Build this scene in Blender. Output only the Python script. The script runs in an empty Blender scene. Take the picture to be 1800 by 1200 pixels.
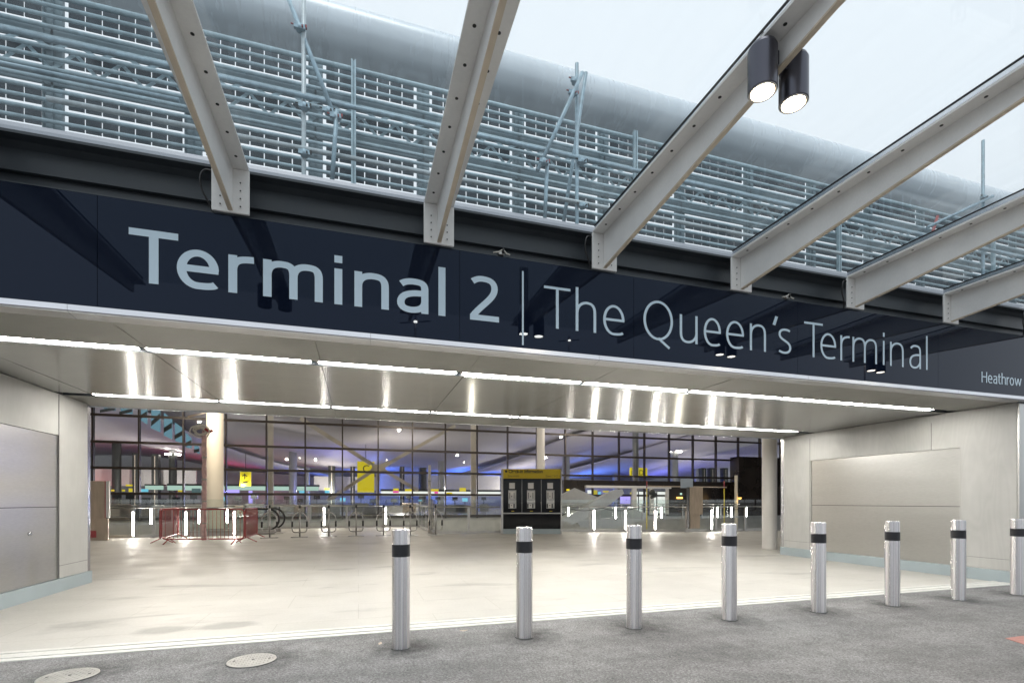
import bpy, math, random
from mathutils import Vector, Matrix
random.seed(7)
R = math.radians
S = bpy.context.scene
C = S.collection
# ------------------------------------------------------------------ camera
H = 1.4
YAW = math.atan(270 / 870)
cam = bpy.data.cameras.new('camera')
cam.sensor_width = 36; cam.lens = 870 / 1800 * 36
cam.shift_x = 0; cam.shift_y = (880 - 600) / 1800
cam.clip_start = .05; cam.clip_end = 3000
co = bpy.data.objects.new('camera', cam); C.objects.link(co)
co.location = (0, 0, H); co.rotation_euler = (R(90), 0, -YAW)
S.camera = co
# ------------------------------------------------------------------ world: overcast dusk sky
W = bpy.data.worlds.new('World'); S.world = W; W.use_nodes = True
nt = W.node_tree; nt.nodes.clear()
wo = nt.nodes.new('ShaderNodeOutputWorld'); bg = nt.nodes.new('ShaderNodeBackground')
sk = nt.nodes.new('ShaderNodeTexSky'); sk.sky_type = 'NISHITA'; sk.sun_disc = False
sk.sun_elevation = R(76); sk.sun_rotation = R(200); sk.dust_density = 3
mx = nt.nodes.new('ShaderNodeMix'); mx.data_type = 'RGBA'
mx.inputs[0].default_value = .93
nt.links.new(sk.outputs[0], mx.inputs[6])
mx.inputs[7].default_value = (8.25, 8.75, 9.25, 1)
nt.links.new(mx.outputs[2], bg.inputs[0]); bg.inputs[1].default_value = .112
nt.links.new(bg.outputs[0], wo.inputs[0])
sd = bpy.data.lights.new('sun', 'SUN'); sd.energy = .6; sd.angle = R(25); sd.color = (1, .96, .92)
so = bpy.data.objects.new('sun', sd); C.objects.link(so); so.rotation_euler = (R(14), 0, R(-25))
S.view_settings.view_transform = 'Standard'; S.view_settings.look = 'None'
S.view_settings.exposure = 0.1; S.view_settings.gamma = 1
S.cycles.use_denoising = True
S.cycles.max_bounces = 10; S.cycles.transparent_max_bounces = 40
S.cycles.diffuse_bounces = 4; S.cycles.glossy_bounces = 5
S.cycles.sample_clamp_indirect = 6
S.cycles.caustics_reflective = False; S.cycles.caustics_refractive = False

# ------------------------------------------------------------------ planning helper: what a sight line meets
cs, cc = math.sin(YAW), math.cos(YAW)
def ray(x, y):
    u = (x - 900) / 870; v = (880 - y) / 870
    return (cs + u * cc, cc - u * cs, v)
def PY(x, y, Y):
    r = ray(x, y); t = Y / r[1]; return (r[0] * t, H + r[2] * t)
def PZ(x, y, z=0):
    r = ray(x, y); t = (z - H) / r[2]; return (r[0] * t, r[1] * t)

# ------------------------------------------------------------------ materials
MC = {}
def mat(name, col, rough=.5, metal=0., **k):
    m = bpy.data.materials.new(name); m.use_nodes = True
    b = m.node_tree.nodes['Principled BSDF']
    b.inputs['Base Color'].default_value = (*col, 1); b.inputs['Roughness'].default_value = rough
    b.inputs['Metallic'].default_value = metal
    if 'emit' in k:
        b.inputs['Emission Color'].default_value = (*k['emit'], 1); b.inputs['Emission Strength'].default_value = k.get('es', 1)
    if 'aniso' in k: b.inputs['Anisotropic'].default_value = k['aniso']
    if 'brush' in k:      # direction of the brushing
        if k['brush'] == 'round':
            tg = m.node_tree.nodes.new('ShaderNodeTangent'); tg.direction_type = 'RADIAL'; tg.axis = 'Z'; src = tg.outputs[0]
        else:
            cv = m.node_tree.nodes.new('ShaderNodeCombineXYZ'); src = cv.outputs[0]
            for i in range(3): cv.inputs[i].default_value = k['brush'][i]
        m.node_tree.links.new(src, b.inputs['Tangent'])
    if 'coat' in k: b.inputs['Coat Weight'].default_value = k['coat']; b.inputs['Coat Roughness'].default_value = .05
    if 'ior' in k: b.inputs['IOR'].default_value = k['ior']
    nt = m.node_tree
    if 'noise' in k or 'bump' in k:
        tc = nt.nodes.new('ShaderNodeTexCoord'); mp = nt.nodes.new('ShaderNodeMapping')
        nt.links.new(tc.outputs['Object'], mp.inputs[0]); mp.inputs['Scale'].default_value = k.get('scale', (1, 1, 1))
    if 'noise' in k:   # [(scale, detail, amount), ...] multiplied variation of the base colour and roughness
        prev = None
        for sc, det, am in k['noise']:
            n = nt.nodes.new('ShaderNodeTexNoise'); n.inputs['Scale'].default_value = sc; n.inputs['Detail'].default_value = det
            nt.links.new(mp.outputs[0], n.inputs[0])
            r = nt.nodes.new('ShaderNodeMapRange'); r.inputs[1].default_value = .3; r.inputs[2].default_value = .7
            r.inputs[3].default_value = 1 - am; r.inputs[4].default_value = 1 + am
            nt.links.new(n.outputs[0], r.inputs[0])
            if prev is None: prev = r.outputs[0]
            else:
                mu = nt.nodes.new('ShaderNodeMath'); mu.operation = 'MULTIPLY'
                nt.links.new(prev, mu.inputs[0]); nt.links.new(r.outputs[0], mu.inputs[1]); prev = mu.outputs[0]
        v = nt.nodes.new('ShaderNodeVectorMath'); v.operation = 'SCALE'; v.inputs[0].default_value = col
        nt.links.new(prev, v.inputs['Scale']); nt.links.new(v.outputs[0], b.inputs['Base Color'])
        rm = nt.nodes.new('ShaderNodeMath'); rm.operation = 'MULTIPLY'; rm.inputs[1].default_value = rough
        nt.links.new(prev, rm.inputs[0]); nt.links.new(rm.outputs[0], b.inputs['Roughness'])
    if 'bump' in k:
        sc, det, st, di = k['bump']
        n = nt.nodes.new('ShaderNodeTexNoise'); n.inputs['Scale'].default_value = sc; n.inputs['Detail'].default_value = det
        nt.links.new(mp.outputs[0], n.inputs[0])
        bu = nt.nodes.new('ShaderNodeBump'); bu.inputs['Strength'].default_value = st; bu.inputs['Distance'].default_value = di
        nt.links.new(n.outputs[0], bu.inputs['Height']); nt.links.new(bu.outputs[0], b.inputs['Normal'])
    MC[name] = m
    return m
def glass(name, tint, refl=1.0, rough=.0, haze=0.0):
    m = bpy.data.materials.new(name); m.use_nodes = True; nt = m.node_tree; nt.nodes.clear()
    o = nt.nodes.new('ShaderNodeOutputMaterial'); t = nt.nodes.new('ShaderNodeBsdfTransparent'); g = nt.nodes.new('ShaderNodeBsdfGlossy')
    t.inputs[0].default_value = (*tint, 1); g.inputs['Roughness'].default_value = rough
    ge = nt.nodes.new('ShaderNodeNewGeometry'); dt = nt.nodes.new('ShaderNodeVectorMath'); dt.operation = 'DOT_PRODUCT'
    nt.links.new(ge.outputs['Normal'], dt.inputs[0]); nt.links.new(ge.outputs['Incoming'], dt.inputs[1])
    def mth(op, a, b=None):
        n = nt.nodes.new('ShaderNodeMath'); n.operation = op
        for i, q in enumerate((a, b)):
            if q is None: continue
            if isinstance(q, (int, float)): n.inputs[i].default_value = q
            else: nt.links.new(q, n.inputs[i])
        return n.outputs[0]
    sch = mth('ADD', mth('MULTIPLY', mth('POWER', mth('SUBTRACT', 1.0, mth('ABSOLUTE', dt.outputs['Value'])), 5.0), .96), .04)
    mu = nt.nodes.new('ShaderNodeMath'); mu.operation = 'MULTIPLY'; mu.inputs[1].default_value = refl
    mi = nt.nodes.new('ShaderNodeMixShader')
    nt.links.new(sch, mu.inputs[0]); nt.links.new(mu.outputs[0], mi.inputs[0])
    body = t.outputs[0]
    if haze:      # pale translucent veil mixed in to imitate haze on the glass
        tr = nt.nodes.new('ShaderNodeBsdfTranslucent'); tr.inputs[0].default_value = (.80, .88, .93, 1)
        m2 = nt.nodes.new('ShaderNodeMixShader'); tc = nt.nodes.new('ShaderNodeTexCoord'); no = nt.nodes.new('ShaderNodeTexNoise')
        mp = nt.nodes.new('ShaderNodeMapping'); mp.inputs['Scale'].default_value = (2.5, .5, 1); nt.links.new(tc.outputs['Object'], mp.inputs[0])
        no.inputs['Scale'].default_value = 1.6; no.inputs['Detail'].default_value = 6; nt.links.new(mp.outputs[0], no.inputs[0])
        nt.links.new(mth('MULTIPLY', no.outputs[0], haze * 2), m2.inputs[0])
        nt.links.new(t.outputs[0], m2.inputs[1]); nt.links.new(tr.outputs[0], m2.inputs[2]); body = m2.outputs[0]
    nt.links.new(body, mi.inputs[1]); nt.links.new(g.outputs[0], mi.inputs[2]); nt.links.new(mi.outputs[0], o.inputs[0])
    MC[name] = m; return m
def emis(name, col, st):
    m = bpy.data.materials.new(name); m.use_nodes = True; nt = m.node_tree; nt.nodes.clear()
    o = nt.nodes.new('ShaderNodeOutputMaterial'); e = nt.nodes.new('ShaderNodeEmission')
    e.inputs[0].default_value = (*col, 1); e.inputs[1].default_value = st
    nt.links.new(e.outputs[0], o.inputs[0]); MC[name] = m; return m

mat('beam_paint', (.84, .83, .81), .45, noise=[(3, 5, .05), (40, 3, .02)])
mat('beam_edge', (.66, .57, .45), .5, noise=[(5, 5, .08)])
mat('bolt_dark', (.03, .03, .03), .5, .5)
mat('gasket', (.008, .008, .009), .5)
mat('charcoal', (.046, .055, .064), .42, noise=[(3, 4, .15)])
mat('steel_trim', (.66, .67, .70), .2, 1., noise=[(6, 4, .06)], scale=(.3, 4, 4))
mat('soffit_steel', (.62, .622, .605), .23, 1., aniso=.85, brush=(0, 1, 0), noise=[(2, 3, .05), (40, 3, .05)], scale=(.15, 1.2, 1), bump=(14, 2, .12, .002))
mat('soffit_plain', (.29, .287, .265), .5, .85, noise=[(2.5, 6, .12), (30, 3, .05)], bump=(20, 3, .1, .002))
mat('wall_steel', (.54, .54, .52), .34, 1., aniso=.5, brush=(0, 0, 1), noise=[(1.2, 4, .06), (60, 2, .05)], scale=(1, .2, 2), bump=(3, 2, .2, .004))
mat('plinth_paint', (.36, .42, .44), .5, noise=[(2, 4, .05)])
mat('bollard_steel', (.74, .72, .73), .27, 1., aniso=.92, brush=(0, 0, 1), noise=[(2.2, 2, .20), (9, 2, .06)], scale=(9, 9, .04), bump=(2.0, 2, .5, .006))  # upright colour streaks imitate reflections stretched along the steel
mat('bollard_band', (.012, .012, .016), .35, noise=[(10, 3, .2)])
mat('galvanised', (.42, .56, .62), .5, .2, noise=[(12, 5, .18), (2, 2, .12)])
mat('scaffold_steel', (.30, .42, .49), .45, .4, noise=[(14, 5, .22), (3, 3, .15)])
mat('scaffold_new', (.52, .60, .63), .45, .3, noise=[(14, 5, .15)])
mat('panel_dark', (.020, .038, .056), .5)
mat('panel_band', (.27, .36, .40), .5, .2, noise=[(4, 4, .15)])
mat('roof_metal', (.74, .82, .88), .27, .1, noise=[(1.2, 5, .06), (9, 4, .02)], scale=(1.5, .4, .4))
mat('fitting_black', (.10, .10, .12), .32, .9)
emis('lamp_glow', (1, .84, .62), 60)
emis('ring_glow', (1, .55, .25), 2.2)
emis('strip_glow', (1, .97, .915), 84)
emis('bar_glow', (1, .95, .88), 140)
emis('spot_glow', (1, .95, .85), 40)
mat('letter', (.54, .67, .76), .3)
mat('column_cream', (.80, .72, .58), .5, noise=[(1, 3, .03)])
mat('column_white', (.74, .71, .66), .4, noise=[(1.5, 4, .04)])
mat('ply', (.47, .38, .29), .7, noise=[(2, 6, .12)], scale=(5, 5, .9))
mat('red_paint', (.33, .045, .045), .4, noise=[(20, 3, .2)])
mat('mullion', (.035, .026, .020), .45, .3)
mat('steel_dull', (.42, .41, .39), .38, .9, noise=[(5, 3, .1)])
mat('yellow_sign', (.80, .66, .01), .5, emit=(.85, .72, .01), es=.6)
mat('header_yellow', (.56, .42, .010), .35)
mat('black_gloss', (.006, .006, .007), .08, ior=1.3)
mat('sign_black', (.01, .01, .01), .5)
mat('white_paint', (.72, .71, .69), .5, noise=[(2, 3, .03)])
mat('grey_device', (.52, .53, .53), .4)
mat('sculpt_grey', (.50, .50, .49), .42, .35, noise=[(.6, 5, .1), (4, 3, .04)])
mat('dark_clad', (.020, .014, .010), .28, .2, noise=[(.5, 3, .3)])
mat('shaft_dark', (.05, .055, .05), .5, .3)
mat('shaft_grey', (.30, .31, .30), .4, .5)
mat('hall_ceiling', (.62, .60, .63), .6, noise=[(.08, 3, .05)])
mat('beige_steel', (.78, .70, .56), .5)
mat('hall_floor', (.30, .29, .27), .25)
mat('wrap_pink', (.62, .42, .40), .7, noise=[(9, 5, .25)])
mat('wrap_white', (.66, .62, .57), .7, noise=[(9, 5, .25)])
mat('rope', (.60, .58, .52), .8)
mat('cable', (.01, .01, .011), .4)
mat('tactile_pink', (.42, .20, .17), .8, noise=[(15, 5, .2)])
mat('cover_steel', (.40, .39, .365), .5, .4, noise=[(6, 6, .2)])
mat('rim_dark', (.10, .10, .10), .6, .4)
mat('yellow_paint', (.75, .60, .05), .5)
mat('board_blue', (.45, .52, .60), .5)
mat('teal_panel', (.10, .30, .28), .5)
glass('roof_glass', (.965, .985, .99), .8, .01, .03)
glass('rail_glass', (.95, .97, .96), 1.1)
glass('hall_glass', (.80, .80, .80), .9)
emis('violet_glow', (.45, .38, 1), 1.6)
emis('white_glow', (.95, 1, .93), 1.3)
emis('green_glow', (.65, .95, .80), .9)
emis('sky_light', (.25, .50, .62), .75)
emis('cyan_screen', (.2, .7, .9), 1.2)
emis('pink_screen', (.9, .1, .4), 1.2)
emis('amber_glow', (1, .55, .12), 3)

def fancy_floor():
    m = mat('paving', (.53, .50, .43), .42); nt = m.node_tree; b = nt.nodes['Principled BSDF']
    tc = nt.nodes.new('ShaderNodeTexCoord')
    def noise(sc, det, scl=(1, 1, 1), dist=0):
        mp = nt.nodes.new('ShaderNodeMapping'); mp.inputs['Scale'].default_value = scl
        nt.links.new(tc.outputs['Object'], mp.inputs[0])
        n = nt.nodes.new('ShaderNodeTexNoise'); n.inputs['Scale'].default_value = sc; n.inputs['Detail'].default_value = det
        n.inputs['Distortion'].default_value = dist
        nt.links.new(mp.outputs[0], n.inputs[0]); return n.outputs[0]
    def ramp(src, a, b_, c, d):
        r = nt.nodes.new('ShaderNodeMapRange'); nt.links.new(src, r.inputs[0])
        for i, v in enumerate((a, b_, c, d)): r.inputs[i + 1].default_value = v
        return r.outputs[0]
    def mul(a, c):
        mu = nt.nodes.new('ShaderNodeMath'); mu.operation = 'MULTIPLY'; nt.links.new(a, mu.inputs[0]); nt.links.new(c, mu.inputs[1]); return mu.outputs[0]
    v = ramp(noise(.5, 6), .3, .7, .90, 1.08)
    v = mul(v, ramp(noise(35, 4), .3, .7, .95, 1.04))
    st = noise(.9, 7, (.55, 1.6, 1), .6)                      # worn stains drawn out across the paving
    v = mul(v, ramp(st, .60, .68, 1.0, .74))
    v = mul(v, ramp(noise(4, 6, (.25, 1, 1), 1), .62, .72, 1.0, .88))
    # two spill marks near the road edge
    wob = ramp(noise(3.2, 7), .3, .7, -.22, .22)
    for sx_, sy_, ax in ((-2.02, 6.22, .34), (-1.38, 6.25, .38)):
        mp = nt.nodes.new('ShaderNodeMapping'); mp.inputs['Location'].default_value = (-sx_, -sy_, 0)
        nt.links.new(tc.outputs['Object'], mp.inputs[0])
        sc_ = nt.nodes.new('ShaderNodeVectorMath'); sc_.operation = 'MULTIPLY'; sc_.inputs[1].default_value = (1 / ax, 1 / .22, 0); nt.links.new(mp.outputs[0], sc_.inputs[0])
        ln = nt.nodes.new('ShaderNodeVectorMath'); ln.operation = 'LENGTH'; nt.links.new(sc_.outputs[0], ln.inputs[0])
        ad = nt.nodes.new('ShaderNodeMath'); ad.operation = 'ADD'; nt.links.new(ln.outputs['Value'], ad.inputs[0]); nt.links.new(wob, ad.inputs[1])
        v = mul(v, ramp(ad.outputs[0], .55, 1.0, .66, 1.0))
    br = nt.nodes.new('ShaderNodeTexBrick'); br.inputs['Scale'].default_value = 1
    br.inputs['Mortar Size'].default_value = .004; br.inputs['Brick Width'].default_value = 1.76; br.inputs['Row Height'].default_value = .88
    br.inputs['Color1'].default_value = (1, 1, 1, 1); br.inputs['Color2'].default_value = (.965, .965, .96, 1); br.inputs['Mortar'].default_value = (.78, .77, .74, 1)
    br.offset = .5
    nt.links.new(tc.outputs['Object'], br.inputs[0])
    s = nt.nodes.new('ShaderNodeVectorMath'); s.operation = 'SCALE'
    nt.links.new(br.outputs[0], s.inputs[0]); nt.links.new(v, s.inputs['Scale'])
    t = nt.nodes.new('ShaderNodeVectorMath'); t.operation = 'MULTIPLY'; t.inputs[1].default_value = (.52, .505, .465)
    nt.links.new(s.outputs[0], t.inputs[0]); nt.links.new(t.outputs[0], b.inputs['Base Color'])
    pass
    nt.links.new(ramp(noise(1.2, 6), .3, .7, .40, .62), b.inputs['Roughness'])
    bu = nt.nodes.new('ShaderNodeBump'); bu.inputs['Strength'].default_value = .12; bu.inputs['Distance'].default_value = .01
    nt.links.new(noise(5, 6), bu.inputs['Height']); nt.links.new(bu.outputs[0], b.inputs['Normal'])
fancy_floor()
def asphalt():
    m = mat('asphalt', (.13, .13, .13), .85); nt = m.node_tree; b = nt.nodes['Principled BSDF']
    tc = nt.nodes.new('ShaderNodeTexCoord')
    def noise(sc, det):
        n = nt.nodes.new('ShaderNodeTexNoise'); n.inputs['Scale'].default_value = sc; n.inputs['Detail'].default_value = det
        nt.links.new(tc.outputs['Object'], n.inputs[0]); return n.outputs[0]
    def ramp(src, a, b_, c, d):
        r = nt.nodes.new('ShaderNodeMapRange'); nt.links.new(src, r.inputs[0])
        for i, v in enumerate((a, b_, c, d)): r.inputs[i + 1].default_value = v
        return r.outputs[0]
    def mul(a, c):
        mu = nt.nodes.new('ShaderNodeMath'); mu.operation = 'MULTIPLY'; nt.links.new(a, mu.inputs[0]); nt.links.new(c, mu.inputs[1]); return mu.outputs[0]
    vo = nt.nodes.new('ShaderNodeTexVoronoi'); vo.inputs['Scale'].default_value = 110; nt.links.new(tc.outputs['Object'], vo.inputs[0])
    sp = nt.nodes.new('ShaderNodeSeparateColor'); nt.links.new(vo.outputs['Color'], sp.inputs[0])
    v = ramp(sp.outputs[0], 0, 1, .70, 1.38)
    v = mul(v, ramp(noise(.8, 5), .3, .7, .8, 1.15)); v = mul(v, ramp(noise(6, 6), .3, .7, .85, 1.15))
    v = mul(v, ramp(noise(45, 4), .3, .7, .7, 1.3))
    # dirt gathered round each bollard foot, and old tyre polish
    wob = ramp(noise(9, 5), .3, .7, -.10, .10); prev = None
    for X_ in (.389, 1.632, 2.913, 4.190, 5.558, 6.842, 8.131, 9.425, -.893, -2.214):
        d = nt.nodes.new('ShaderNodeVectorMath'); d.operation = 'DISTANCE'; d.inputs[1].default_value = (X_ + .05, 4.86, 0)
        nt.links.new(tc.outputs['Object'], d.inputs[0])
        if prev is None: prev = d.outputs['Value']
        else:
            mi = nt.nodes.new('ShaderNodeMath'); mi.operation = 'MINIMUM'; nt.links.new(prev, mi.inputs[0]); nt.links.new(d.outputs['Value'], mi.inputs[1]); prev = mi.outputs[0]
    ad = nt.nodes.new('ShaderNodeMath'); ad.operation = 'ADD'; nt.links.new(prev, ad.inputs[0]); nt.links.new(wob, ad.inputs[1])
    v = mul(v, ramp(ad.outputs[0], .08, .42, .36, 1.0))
    mp = nt.nodes.new('ShaderNodeMapping'); mp.inputs['Scale'].default_value = (.35, 1.6, 1); mp.inputs['Rotation'].default_value = (0, 0, .2)
    nt.links.new(tc.outputs['Object'], mp.inputs[0])
    n2 = nt.nodes.new('ShaderNodeTexNoise'); n2.inputs['Scale'].default_value = 1.4; n2.inputs['Detail'].default_value = 6; nt.links.new(mp.outputs[0], n2.inputs[0])
    v = mul(v, ramp(n2.outputs[0], .35, .65, .84, 1.12))
    s = nt.nodes.new('ShaderNodeVectorMath'); s.operation = 'SCALE'; s.inputs[0].default_value = (.20, .197, .195)
    nt.links.new(v, s.inputs['Scale']); nt.links.new(s.outputs[0], b.inputs['Base Color'])
    bu = nt.nodes.new('ShaderNodeBump'); bu.inputs['Strength'].default_value = .6; bu.inputs['Distance'].default_value = .006
    nt.links.new(vo.outputs['Distance'], bu.inputs['Height']); nt.links.new(bu.outputs[0], b.inputs['Normal'])
asphalt()
def concrete(name, grain):
    m = mat(name, (.43, .42, .38), .7); nt = m.node_tree; b = nt.nodes['Principled BSDF']
    tc = nt.nodes.new('ShaderNodeTexCoord')
    n = nt.nodes.new('ShaderNodeTexNoise'); n.inputs['Scale'].default_value = 1.3; n.inputs['Detail'].default_value = 8
    nt.links.new(tc.outputs['Object'], n.inputs[0])
    mp = nt.nodes.new('ShaderNodeMapping'); mp.inputs['Scale'].default_value = (1, 1.6, .28)
    nt.links.new(tc.outputs['Object'], mp.inputs[0])
    w = nt.nodes.new('ShaderNodeTexNoise'); w.inputs['Scale'].default_value = 1.5; w.inputs['Detail'].default_value = 1.5
    w.inputs['Distortion'].default_value = .9
    nt.links.new(mp.outputs[0], w.inputs[0])
    k = nt.nodes.new('ShaderNodeMath'); k.operation = 'MULTIPLY'; k.inputs[1].default_value = 70
    nt.links.new(w.outputs[0], k.inputs[0])
    si = nt.nodes.new('ShaderNodeMath'); si.operation = 'SINE'; nt.links.new(k.outputs[0], si.inputs[0])
    r = nt.nodes.new('ShaderNodeMapRange'); nt.links.new(si.outputs[0], r.inputs[0])
    for i, v in enumerate((-1, 1, 1 - grain, 1 + grain)): r.inputs[i + 1].default_value = v
    r2 = nt.nodes.new('ShaderNodeMapRange'); nt.links.new(n.outputs[0], r2.inputs[0])
    for i, v in enumerate((.3, .7, .90, 1.09)): r2.inputs[i + 1].default_value = v
    mu = nt.nodes.new('ShaderNodeMath'); mu.operation = 'MULTIPLY'; nt.links.new(r.outputs[0], mu.inputs[0]); nt.links.new(r2.outputs[0], mu.inputs[1])
    s = nt.nodes.new('ShaderNodeVectorMath'); s.operation = 'SCALE'; s.inputs[0].default_value = (.48, .475, .45)
    nt.links.new(mu.outputs[0], s.inputs['Scale']); nt.links.new(s.outputs[0], b.inputs['Base Color'])
concrete('concrete', .012); concrete('concrete_grain', .022)

# ------------------------------------------------------------------ mesh helpers
class MB:
    def __init__(s): s.v = []; s.f = []; s.sm = []
    def add(s, vs, fs, smooth=False):
        n = len(s.v); s.v += [tuple(p) for p in vs]; s.f += [[i + n for i in f] for f in fs]; s.sm += [smooth] * len(fs); return s
    def box(s, x0, x1, y0, y1, z0, z1):
        v = [(x, y, z) for x in (x0, x1) for y in (y0, y1) for z in (z0, z1)]
        return s.add(v, [(0, 1, 3, 2), (4, 6, 7, 5), (0, 4, 5, 1), (2, 3, 7, 6), (0, 2, 6, 4), (1, 5, 7, 3)])
    def boxm(s, M, dx, dy, dz):   # box centred, given matrix
        v = [M @ Vector((x, y, z)) for x in (-dx / 2, dx / 2) for y in (-dy / 2, dy / 2) for z in (-dz / 2, dz / 2)]
        return s.add(v, [(0, 1, 3, 2), (4, 6, 7, 5), (0, 4, 5, 1), (2, 3, 7, 6), (0, 2, 6, 4), (1, 5, 7, 3)])
    def bbox(s, x0, x1, y0, y1, z0, z1, b=.004):   # box with chamfered vertical and horizontal edges
        import itertools
        pts = []
        xs = (x0, x1); ys = (y0, y1); zs = (z0, z1)
        v = []; idx = {}
        for i, j, k in itertools.product((0, 1), repeat=3):
            for a in range(3):
                p = [xs[i], ys[j], zs[k]]
                sg = [1 if t == 0 else -1 for t in (i, j, k)]
                for q in range(3):
                    if q != a: p[q] += sg[q] * b
                idx[(i, j, k, a)] = len(v); v.append(p)
        f = []
        for a in range(3):
            o = [q for q in range(3) if q != a]
            for side in (0, 1):
                r = []
                for s1, s2 in ((0, 0), (1, 0), (1, 1), (0, 1)):
                    t = [0, 0, 0]; t[a] = side; t[o[0]] = s1; t[o[1]] = s2; r.append(idx[(*t, a)])
                f.append(r)
        for e in range(3):
            o = [q for q in range(3) if q != e]
            for s1, s2 in itertools.product((0, 1), repeat=2):
                t0 = [0, 0, 0]; t1 = [0, 0, 0]; t1[e] = 1
                for t in (t0, t1): t[o[0]] = s1; t[o[1]] = s2
                f.append([idx[(*t0, o[0])], idx[(*t0, o[1])], idx[(*t1, o[1])], idx[(*t1, o[0])]])
        for i, j, k in itertools.product((0, 1), repeat=3): f.append([idx[(i, j, k, a)] for a in range(3)])
        return s.add(v, f)
    def tube(s, pts, r, n=10, cap=True):
        P = [Vector(p) for p in pts]; rings = []
        base = len(s.v); prevu = None
        rr = r if isinstance(r, (list, tuple)) else [r] * len(P)
        for i, p in enumerate(P):
            d = (P[min(i + 1, len(P) - 1)] - P[max(i - 1, 0)]).normalized()
            u = d.orthogonal().normalized() if prevu is None else (prevu - d * prevu.dot(d)).normalized()
            prevu = u; w = d.cross(u)
            for k in range(n):
                a = 2 * math.pi * k / n; s.v.append(tuple(p + (u * math.cos(a) + w * math.sin(a)) * rr[i]))
        for i in range(len(P) - 1):
            for k in range(n):
                a = base + i * n + k; b = base + i * n + (k + 1) % n
                s.f.append([a, b, b + n, a + n]); s.sm.append(True)
        if cap:
            s.f.append([base + k for k in range(n)][::-1]); s.f.append([base + (len(P) - 1) * n + k for k in range(n)]); s.sm += [False, False]
        return s
    def lathe(s, prof, x, y, n=32, cap=True):  # prof [(r,z)]; every segment keeps its own hard edges
        def ring(r, z):
            b0 = len(s.v)
            for k in range(n):
                a = 2 * math.pi * k / n; s.v.append((x + r * math.cos(a), y + r * math.sin(a), z))
            return b0
        for i in range(len(prof) - 1):
            a0 = ring(*prof[i]); b0 = ring(*prof[i + 1])
            for k in range(n):
                q = (k + 1) % n; s.f.append([a0 + k, a0 + q, b0 + q, b0 + k]); s.sm.append(True)
        if cap:
            a0 = ring(*prof[0]); s.f.append([a0 + k for k in range(n)][::-1])
            a0 = ring(*prof[-1]); s.f.append([a0 + k for k in range(n)]); s.sm += [False, False]
        return s
    def extx(s, prof, x0, x1, smooth=False, close=True):   # closed (y,z) profile extruded along X
        n = len(prof); v = [(x0, y, z) for y, z in prof] + [(x1, y, z) for y, z in prof]
        f = [[i, (i + 1) % n, (i + 1) % n + n, i + n] for i in range(n)]
        s.add(v, f, smooth)
        if close: s.f += [[len(s.v) - 2 * n + i for i in range(n)][::-1], [len(s.v) - n + i for i in range(n)]]; s.sm += [False, False]
        return s
    def prism(s, poly, y0, y1):   # (x,z) polygon extruded along Y
        n = len(poly); v = [(x, y0, z) for x, z in poly] + [(x, y1, z) for x, z in poly]
        f = [[i, (i + 1) % n, (i + 1) % n + n, i + n] for i in range(n)] + [list(range(n))[::-1], [n + i for i in range(n)]]
        return s.add(v, f)
    def plate(s, poly, z0, z1):   # (x,y) polygon extruded along Z
        n = len(poly); v = [(x, y, z0) for x, y in poly] + [(x, y, z1) for x, y in poly]
        f = [[i, (i + 1) % n, (i + 1) % n + n, i + n] for i in range(n)] + [list(range(n))[::-1], [n + i for i in range(n)]]
        return s.add(v, f)
    def build(s, name, m, parent=None, loc=None):
        me = bpy.data.meshes.new(name); off = Vector(loc) if loc else Vector((0, 0, 0))
        if parent is not None and not loc:
            p = parent; o_ = Vector((0, 0, 0))
            while p is not None: o_ += Vector(p.location); p = p.parent
            off = o_
        me.from_pydata([tuple(Vector(v) - off) for v in s.v], [], s.f); me.update()
        me.polygons.foreach_set('use_smooth', s.sm)
        import bmesh
        b = bmesh.new(); b.from_mesh(me); bmesh.ops.recalc_face_normals(b, faces=b.faces); b.to_mesh(me); b.free()
        me.materials.append(MC[m])
        o = bpy.data.objects.new(name, me); C.objects.link(o)
        if parent is not None: o.parent = parent
        elif loc: o.location = loc
        return o
def tag(o, label=None, cat=None, group=None, kind=None):
    if label: o['label'] = label
    if cat: o['category'] = cat
    if group: o['group'] = group
    if kind: o['kind'] = kind
    return o
def thing(name, label, cat, loc=(0, 0, 0), group=None, rz=0):
    o = bpy.data.objects.new(name, None); C.objects.link(o); o.location = loc; o.rotation_euler.z = rz
    o.empty_display_size = .2
    return tag(o, label, cat, group)
def copy_tree(o, parent=None):
    c = o.copy(); C.objects.link(c)
    if parent is not None: c.parent = parent
    for ch in list(o.children): copy_tree(ch, c)
    return c
def struct(mb, name, m): return tag(mb.build(name, m), kind='structure')
ORD = ['first', 'second', 'third', 'fourth', 'fifth', 'sixth', 'seventh', 'eighth', 'ninth', 'tenth', 'eleventh', 'twelfth']

P = 5.3           # plane of the sign fascia
XL, XR = -4.4, 10.55   # side walls of the portal
ZC = 3.05         # soffit height
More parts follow.
